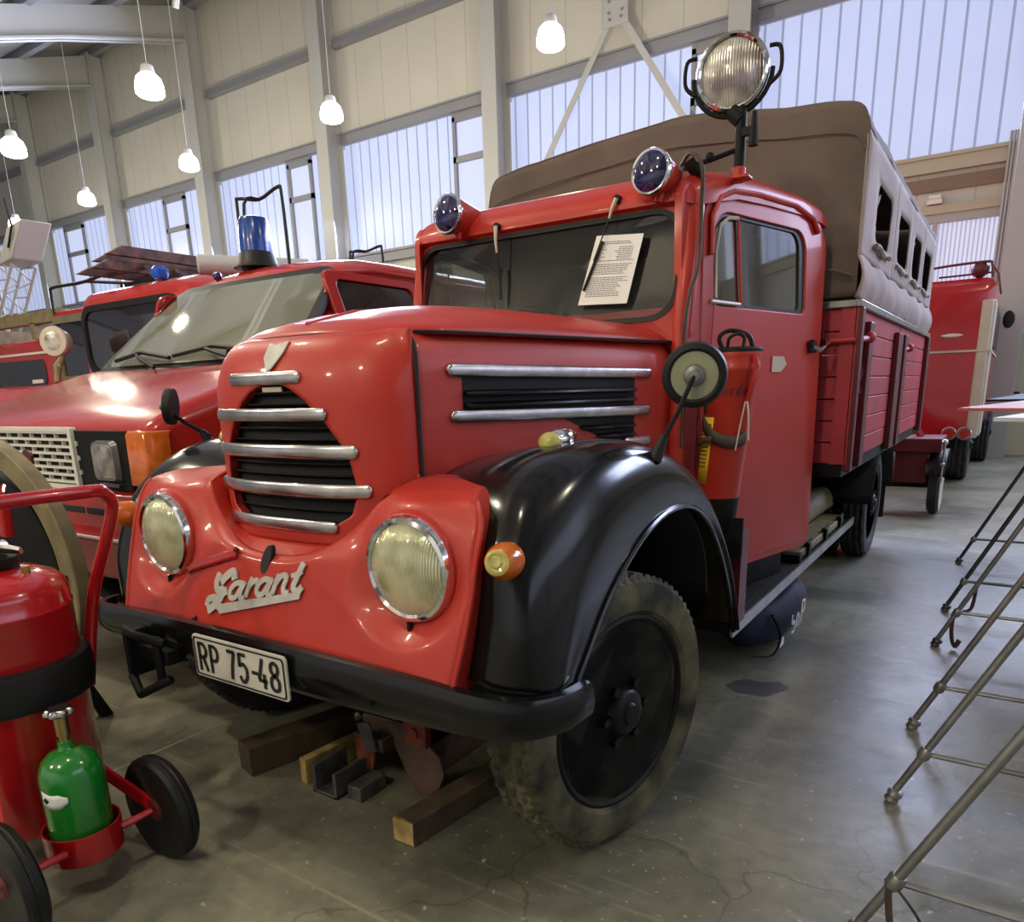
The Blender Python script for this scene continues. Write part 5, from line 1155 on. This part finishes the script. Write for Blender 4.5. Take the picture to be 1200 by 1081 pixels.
# ================================================================== vehicles beyond the van
# old truck cab with rounded roof
oc = empty('old_truck', (-6.15, 5.0, 0), 'red old truck with rounded cab roof and dark windscreen just beyond the red van', 'truck')
def osec(y, z0, z1, w, r): 
    return [V(-6.15 + x, y, z) for x, z in rrect(-w, w, z0, z1, r, 6)]
obj('hood', MB().loft([osec(2.55, .7, 1.40, .55, .15), osec(2.65, .6, 1.50, .68, .2), osec(3.1, .55, 1.54, .78, .15), osec(3.6, .5, 1.60, .82, .12)]), M_REDV, oc)
obj('cab', MB().loft([osec(3.56, .5, 2.24, .80, .2), osec(3.60, .5, 2.30, .84, .22), osec(3.8, .5, 2.36, .86, .25), osec(5.2, .5, 2.38, .86, .25), osec(5.3, .5, 2.3, .8, .25)]), M_REDV, oc)
obj('windscreen', MB().loft([[V(-6.15 + x, 3.545, z) for x, z in rrect(-.70, .70, 1.66, 2.16, .12, 6)], [V(-6.15 + x, 3.57, z) for x, z in rrect(-.70, .70, 1.66, 2.16, .12, 6)]]), M_GLASSD, oc)
rs = MB(); ringpanel(rs, rrect(-.74, .74, 1.62, 2.20, .15, 6), rrect(-.69, .69, 1.67, 2.15, .12, 6), lambda x, z: (-6.15 + x, 3.53, z), (0, .03, 0)); obj('windscreen_seal', rs, M_RUB, oc)
obj('body', MB().box(-6.95, -5.35, 5.35, 8.0, .6, 2.4), M_REDV, oc, bevel=.05)
for sg in (-1, 1):
    wheel((-6.15 + sg * .70, 3.1, .42), (sg, 0, 0), .42, .2, M_TYRED, oc, False, 'front_wheel'); wheel((-6.15 + sg * .70, 7.0, .42), (sg, 0, 0), .42, .2, M_TYRED, oc, False, 'rear_wheel')
bq = obj('roof_lamp', MB().lathe([(.05, 0), (.07, .03), (.07, .07), (.04, .1), (0, .105)], (-5.95, 3.75, 2.36), n=20), M_BLUEB, oc)
obj('ladder_gantry', MB().box(-6.85, -6.80, 3.95, 4.0, 2.3, 2.42).box(-6.30, -6.25, 4.35, 4.4, 2.36, 2.44).beam((-6.85, 3.97, 2.42), (-6.0, 3.97, 2.42), .03, .03), M_RUB, oc)
ld = empty('roof_ladder', (-6.5, 4.2, 2.44), 'weathered wooden ladder with pointed beam ends lying on the old truck roof', 'ladder')
for (x, z, y0) in ((-6.80, 2.49, 3.50), (-6.74, 2.60, 3.62), (-6.40, 2.49, 3.42), (-6.34, 2.60, 3.52)):
    obj('ladder_beam', MB().prism([(y0, z - .035), (y0 + .14, z + .045), (5.4, z + .045), (5.4, z - .045)], lambda y, zz, x=x: (x, y, zz), lambda y, zz, x=x: (x + .06, y, zz)), M_WOODRED, ld, bevel=.004)
for k in range(6): obj('rung', MB().cyl((-6.76, 3.85 + k * .28, 2.5), (-6.28, 3.85 + k * .28, 2.5), .018, 8), M_WOODRED, ld)
tag(obj('steel_tube', MB().lathe([(.06, 0), (.075, .01), (.075, .9), (.06, .91)], (-5.72, 3.95, 2.475), ax=(.55, .9, 0), n=20), M_COLUMN, None), 'short grey metal tube on the roof right of the weathered ladder', 'tube')
bpy.data.objects['steel_tube'].parent = None
# mounted hand lamp on the hood
hl_ = empty('hood_searchlight', (-6.72, 3.1, 1.52), 'cream round searchlight on a bracket in front of the olive window frame', 'searchlight')
hc = V(-6.78, 3.22, 1.90); hax = V(.45, -.88, .05).normalized()
obj('housing', MB().lathe([(.0, -.16), (.06, -.15), (.10, -.10), (.118, -.02), (.12, 0)], hc, ax=hax, n=28), M_CREAM, hl_)
obj('rim', MB().lathe([(.10, .012), (.12, .01), (.125, -.01), (.11, -.02)], hc, ax=hax, n=28), M_CREAM, hl_)
obj('lens', MB().lathe([(.0, .02), (.06, .016), (.102, .006)], hc, ax=hax, n=28), M_SLENS, hl_)
obj('bracket', MB().tube([hc + V(.02, .05, -.11), (-6.74, 3.2, 1.70), (-6.70, 3.15, 1.56)], [.02, .035, .02], 8).tube([(-6.74, 3.2, 1.72), (-6.60, 3.15, 1.68)], .012, 6), M_TAN, hl_)

# box bodied vehicle with olive window frame
bxv = empty('box_vehicle', (-7.85, 5.2, 0), 'red box-bodied fire vehicle with olive window frame beside the old truck', 'truck')
obj('body', MB().box(-8.35, -7.15, 4.0, 7.5, .5, 1.62).box(-8.35, -7.15, 4.0, 7.5, 2.20, 2.30).box(-7.52, -7.42, 4.0, 4.1, 1.6, 2.22).box(-8.35, -7.15, 4.6, 7.5, 1.6, 2.25), M_REDV, bxv, bevel=.01)
ow = MB(); ringpanel(ow, rrect(-8.34, -7.50, 1.62, 2.25, .01, 2), rrect(-8.29, -7.54, 1.66, 2.18, .01, 2), lambda x, z: (x, 3.98, z), (0, .04, 0)); obj('window_frame', ow, M_OLIVE, bxv)
obj('window_glass', MB().box(-8.29, -7.54, 4.0, 4.01, 1.66, 2.18), M_GLASSD, bxv)
obj('cream_stripe', MB().box(-8.3, -7.15, 4.58, 4.60, 1.88, 1.91), M_WHITE, bxv)
obj('hood', MB().box(-8.3, -7.2, 3.0, 4.0, .6, 1.52), M_REDV, bxv, bevel=.08, seg=3)
obj('roof_rail', MB().tube(curve([(-8.3, 4.0, 2.28), (-8.3, 4.0, 2.48), (-8.22, 4.0, 2.53), (-7.7, 4.05, 2.54), (-7.2, 4.1, 2.62), (-7.16, 4.1, 2.72)], 4), .016, 8).tube([(-7.7, 4.05, 2.54), (-7.3, 4.5, 2.52), (-7.0, 4.9, 2.52)], .014, 8).cyl((-7.5, 4.3, 2.28), (-7.5, 4.3, 2.53), .014, 8), M_RUB, bxv)
for x in (-8.1, -7.4): wheel((x, 3.6, .4), (1, 0, 0), .4, .2, M_TYRED, bxv, False, 'front_wheel'); wheel((x, 6.6, .4), (1, 0, 0), .4, .2, M_TYRED, bxv, False, 'rear_wheel')
rv = empty('red_minibus', (-9.7, 5.0, 0), 'bright red vehicle with white roof stripe and tan roof rack at the left edge', 'van')
obj('body', MB().box(-10.9, -8.5, 4.2, 8.0, .5, 2.10), M_REDV, rv, bevel=.06)
obj('stripe', MB().box(-10.85, -8.55, 4.185, 4.2, 1.935, 1.96), M_WHITE, rv)
obj('windscreen', MB().loft([[V(x, 4.19, z) for x, z in rrect(-10.6, -9.12, 1.6, 1.88, .08, 5)], [V(x, 4.2, z) for x, z in rrect(-10.6, -9.12, 1.6, 1.88, .08, 5)]]), M_GLASSD, rv)
obj('white_notice', MB().box(-9.45, -9.2, 4.175, 4.185, 1.62, 1.66), M_PAPER, rv)
obj('roof_rack', MB().box(-10.9, -8.4, 4.1, 4.2, 2.24, 2.36).box(-10.9, -8.4, 7.0, 7.1, 2.24, 2.36).box(-10.3, -10.2, 4.1, 7.1, 2.08, 2.25).box(-9.1, -9.0, 4.1, 7.1, 2.08, 2.25), M_TAN, rv)
obj('hood', MB().box(-10.8, -8.6, 3.2, 4.2, .6, 1.55), M_REDV, rv, bevel=.08, seg=3)
for x in (-10.6, -8.8): wheel((x, 3.8, .4), (1, 0, 0), .4, .2, M_TYRED, rv, False, 'front_wheel'); wheel((x, 7, .4), (1, 0, 0), .4, .2, M_TYRED, rv, False, 'rear_wheel')
# lattice mast with flood lamp
ms = empty('floodlight_mast', (-15.2, 5.3, 0), 'leaning steel lattice mast with a box floodlight at the left edge', 'light mast')
a = V(-15.2, 5.3, 0); b = V(-12.15, 5.5, 3.42); d = (b - a).normalized(); s1 = d.cross(V(0, 1, 0)).normalized() * .16; s2 = d.cross(s1).normalized() * .16
cs = [s1 + s2, s1 - s2, -s1 - s2, -s1 + s2]
for c in cs: obj('mast_chord', MB().cyl(a + c, b + c, .022, 8), M_COLUMN, ms)
lt = MB()
for k in range(18):
    for q in range(4):
        c0, c1 = cs[q], cs[(q + 1) % 4]; p = a + (b - a) * (k / 18); n_ = a + (b - a) * ((k + 1) / 18)
        lt.cyl(p + (c0 if k % 2 else c1), n_ + (c1 if k % 2 else c0), .012, 6)
obj('lattice_bracing', lt, M_COLUMN, ms)
obj('base_plate', MB().box(-15.5, -14.9, 5.0, 5.6, 0, .05), M_STEEL, ms)
hd_ = obj('floodlight', MB().loft([[b + V(x, y, z) + d * t for x, y, z in ((-.22, -.2, -.1), (.25, -.2, -.05), (.25, .2, -.05), (-.22, .2, -.1))] for t in (0, .62)]), M_COLUMN, ms, bevel=.02)
obj('lamp_bail', MB().tube([b + V(.2, -.2, .1), b + V(.42, -.2, .35), b + V(.35, -.2, .7)], .015, 6), M_RUB, hd_)

# ================================================================== vehicles behind at right
rt = empty('rear_fire_truck', (-1.4, 13, 0), 'red fire engine with cream corner bands seen from behind near the back wall', 'truck')
def rsec(y, w, z0, z1, r=.12):
    return [V(-1.40 + x, y, z) for x, z in rrect(-w, w, z0, z1, r, 5)]
obj('body', MB().loft([rsec(11.0, 1.05, .66, 2.50), rsec(11.06, 1.12, .64, 2.56), rsec(15.2, 1.14, .64, 2.56), rsec(15.3, 1.1, .7, 2.5)]), M_REDE, rt)
obj('cream_corner', MB().box(-.40, -.275, 10.985, 11.2, .64, 2.3).box(-.29, -.25, 11.1, 11.7, .66, 2.3), M_CREAM, rt, bevel=.02)
obj('belt_moulding', MB().box(-2.45, -.26, 10.975, 11.0, 1.695, 1.72).box(-.27, -.245, 10.98, 15.2, 1.695, 1.72), M_CREAM, rt)
obj('number_lamp', MB().ball((-.68, 10.99, 1.90), .12, (1, .25, .2)), M_WHITE, rt)  # white oval put in as a bright highlight on the rear face
for x in (-.58, -.41): obj('tail_lamp', MB().lathe([(.0, .03), (.05, .03), (.06, .01), (.075, .0), (.075, -.01)], (x, 10.97, .70), ax=(0, -1, 0), n=24), M_REDV, rt)
for x in (-.58, -.41): obj('lamp_ring', MB().lathe([(.065, .012), (.075, .02), (.085, .01), (.08, -.01)], (x, 10.97, .70), ax=(0, -1, 0), n=24), M_CHR, rt)
obj('roof_rail', MB().tube(curve([(-1.0, 11.05, 2.52), (-1.0, 11.05, 2.68), (-.93, 11.05, 2.72), (-.42, 11.05, 2.74), (-.35, 11.05, 2.70), (-.33, 11.05, 2.55)], 4), .016, 8).tube([(-.9, 11.05, 2.6), (-.35, 11.05, 2.61)], .012, 6).tube([(-.35, 11.05, 2.70), (-.3, 12.0, 2.70), (-.3, 15, 2.70)], .016, 8), M_REDDARK, rt)
obj('roof_beacon', MB().ball((-.47, 11.1, 2.66), .10), M_REDDARK, rt)
obj('side_window', MB().box(-.262, -.252, 12.2, 14.6, 1.8, 2.3), M_GLASSD, rt)
obj('side_mirror', MB().ball((-.12, 12.6, 2.15), .12, (.6, .3, 1)), M_RUB, rt)
for x in (-2.3, -.52): 
    wheel((x, 12.1, .48), (1, 0, 0), .48, .32, M_TYRED, rt, False, 'rear_wheel'); wheel((x + (.2 if x > -1 else 0), 14.9, .48), (1, 0, 0), .48, .26, M_TYRED, rt, False, 'front_wheel')
obj('underbody', MB().box(-2.3, -.5, 11.2, 15.2, .45, .68), M_MATTE, rt)
tr = empty('hose_trailer', (-.72, 8.85, 0), 'small old trailer with dark red box and narrow pale-edged tyre behind the truck bed', 'trailer')
obj('box', MB().box(-.96, -.50, 8.55, 9.2, .66, .80).box(-.92, -.60, 8.6, 9.15, .34, .66), M_REDDARK, tr, bevel=.01)
obj('mudguard', MB().grid(lambda u, v: V(-.62 + .18 * u, 8.85 - .34 * math.cos(PI * v), .42 + .26 * math.sin(PI * v)), 3, 16), M_RUB, tr, solid=.01)
obj('wheel', MB().lathe([(.20, -.05), (.27, -.055), (.30, -.03), (.30, .03), (.27, .055), (.20, .05)], (-.53, 8.85, .30), ax=(1, 0, 0), n=36), M_TYRED, tr)
obj('wheel_disc', MB().lathe([(.275, .056), (.22, .062), (.19, .03), (.0, .04)], (-.53, 8.85, .30), ax=(1, 0, 0), n=36), M_CREAM, tr)
obj('wheel', MB().lathe([(.20, -.05), (.27, -.055), (.30, -.03), (.30, .03), (.27, .055), (.20, .05)], (-1.5, 8.85, .30), ax=(1, 0, 0), n=36), M_TYRED, tr)
obj('axle', MB().cyl((-1.5, 8.85, .30), (-.53, 8.85, .30), .025, 10).box(-1.3, -.6, 8.80, 8.9, .27, .34), M_MATTE, tr)
obj('lamp_column', MB().cyl((-.47, 8.5, .36), (-.47, 8.5, .76), .012, 8).ball((-.47, 8.5, .77), .03).ball((-.47, 8.5, .55), .02), M_CHR, tr)
obj('stay', MB().beam((-.96, 8.6, 1.25), (-.72, 8.9, .8), .05, .05).beam((-.80, 8.7, .8), (-.80, 8.7, 1.0), .03, .03).beam((-.96, 8.6, 1.25), (-1.1, 8.6, .7), .05, .05), M_RED2, tr)

# ================================================================== folding trestles at right
def trestle(y0, y1, label, m, top=1.22):
    cx = (-.18 + .95) / 2; t = empty('folding_trestle', (cx, (y0 + y1) / 2, 0), label, 'trestle', 'folding trestles at right')
    ax_ = .385
    for y in (y0, y1):
        for x0 in (-.178, .95):
            s = 1 if x0 < ax_ else -1
            lg = obj('leg', MB().cyl((x0 + s * .012, y, .03), (ax_ - s * .01, y, top), .0125, 12), m, t)
            obj('foot', MB().lathe([(.018, 0), (.024, .006), (.02, .022), (.026, .03), (.022, .045), (.014, .05)], (x0 + s * .006, y, 0.0), ax=(s * .38, 0, 1), n=16), M_STEEL if y < 3.5 else M_STEELD, lg)
            obj('collar', MB().lathe([(.017, -.02), (.021, -.012), (.021, .012), (.017, .02)], (x0 + s * .09, y, .20), ax=(s * .4, 0, 1), n=14), M_STEEL, lg)
        obj('cross_bar', MB().cyl((-.09, y, .20), (.86, y, .20), .009, 8), m, t)
        obj('hinge', MB().cyl((ax_, y - .03, top), (ax_, y + .03, top), .03, 12), m, t)
    obj('top_rail', MB().cyl((ax_, y0, top), (ax_, y1, top), .0125, 10), m, t)
    return t
t1 = trestle(1.78, 2.53, 'nearest tubular steel trestle with round feet at the right edge', M_STEEL)
obj('tie_strap', MB().tube(curve([(-.105, 1.78, .20), (-.09, 1.74, .12), (-.07, 1.73, .04), (-.05, 1.72, .02)], 4), .012, 6, flat=.3).tube(curve([(-.085, 1.77, .19), (-.03, 1.76, .13), (-.01, 1.75, .08)], 4), .01, 6, flat=.3), M_LEATHER, t1)
t2 = trestle(3.165, 4.30, 'middle tubular steel trestle with knurled feet, behind the nearest one', M_STEEL)
obj('tie_strap', MB().tube(curve([(-.105, 4.30, .19), (-.10, 4.29, .08), (-.08, 4.28, .02), (-.06, 4.27, .06)], 4), .014, 6, flat=.3), M_LEATHER, t2)
t3 = trestle(5.02, 6.43, 'farthest dark tubular trestle beside the aisle', M_STEELD)
obj('tie_strap', MB().tube(curve([(-.02, 5.02, .20), (-.03, 5.0, .05), (-.07, 4.98, .02)], 4), .014, 6, flat=.3), M_LEATHER, t3)
def board(name, pts, z, m, label, em):
    o = obj(name, MB().prism(pts, lambda x, y: (x, y, z), lambda x, y: (x, y, z + .012)), m, None); tag(o, label, 'panel'); return o
board('display_board', [(-.17, 3.62), (.9, 3.2), (1.2, 4.3), (.1, 4.75)], 1.262, M_BOARDR, 'pale red display board with pointed corner on the middle trestle', None)
board('display_board', [(-.03, 2.75), (1.0, 2.45), (1.2, 3.05), (.12, 3.35)], 1.262, M_BOARD, 'white and blue printed board lying nearest on the trestles', None)
board('display_board', [(-.10, 4.9), (.9, 4.7), (1.1, 6.2), (.1, 6.45)], 1.262, M_MATTE, 'dark flat board on the farthest trestle', None)
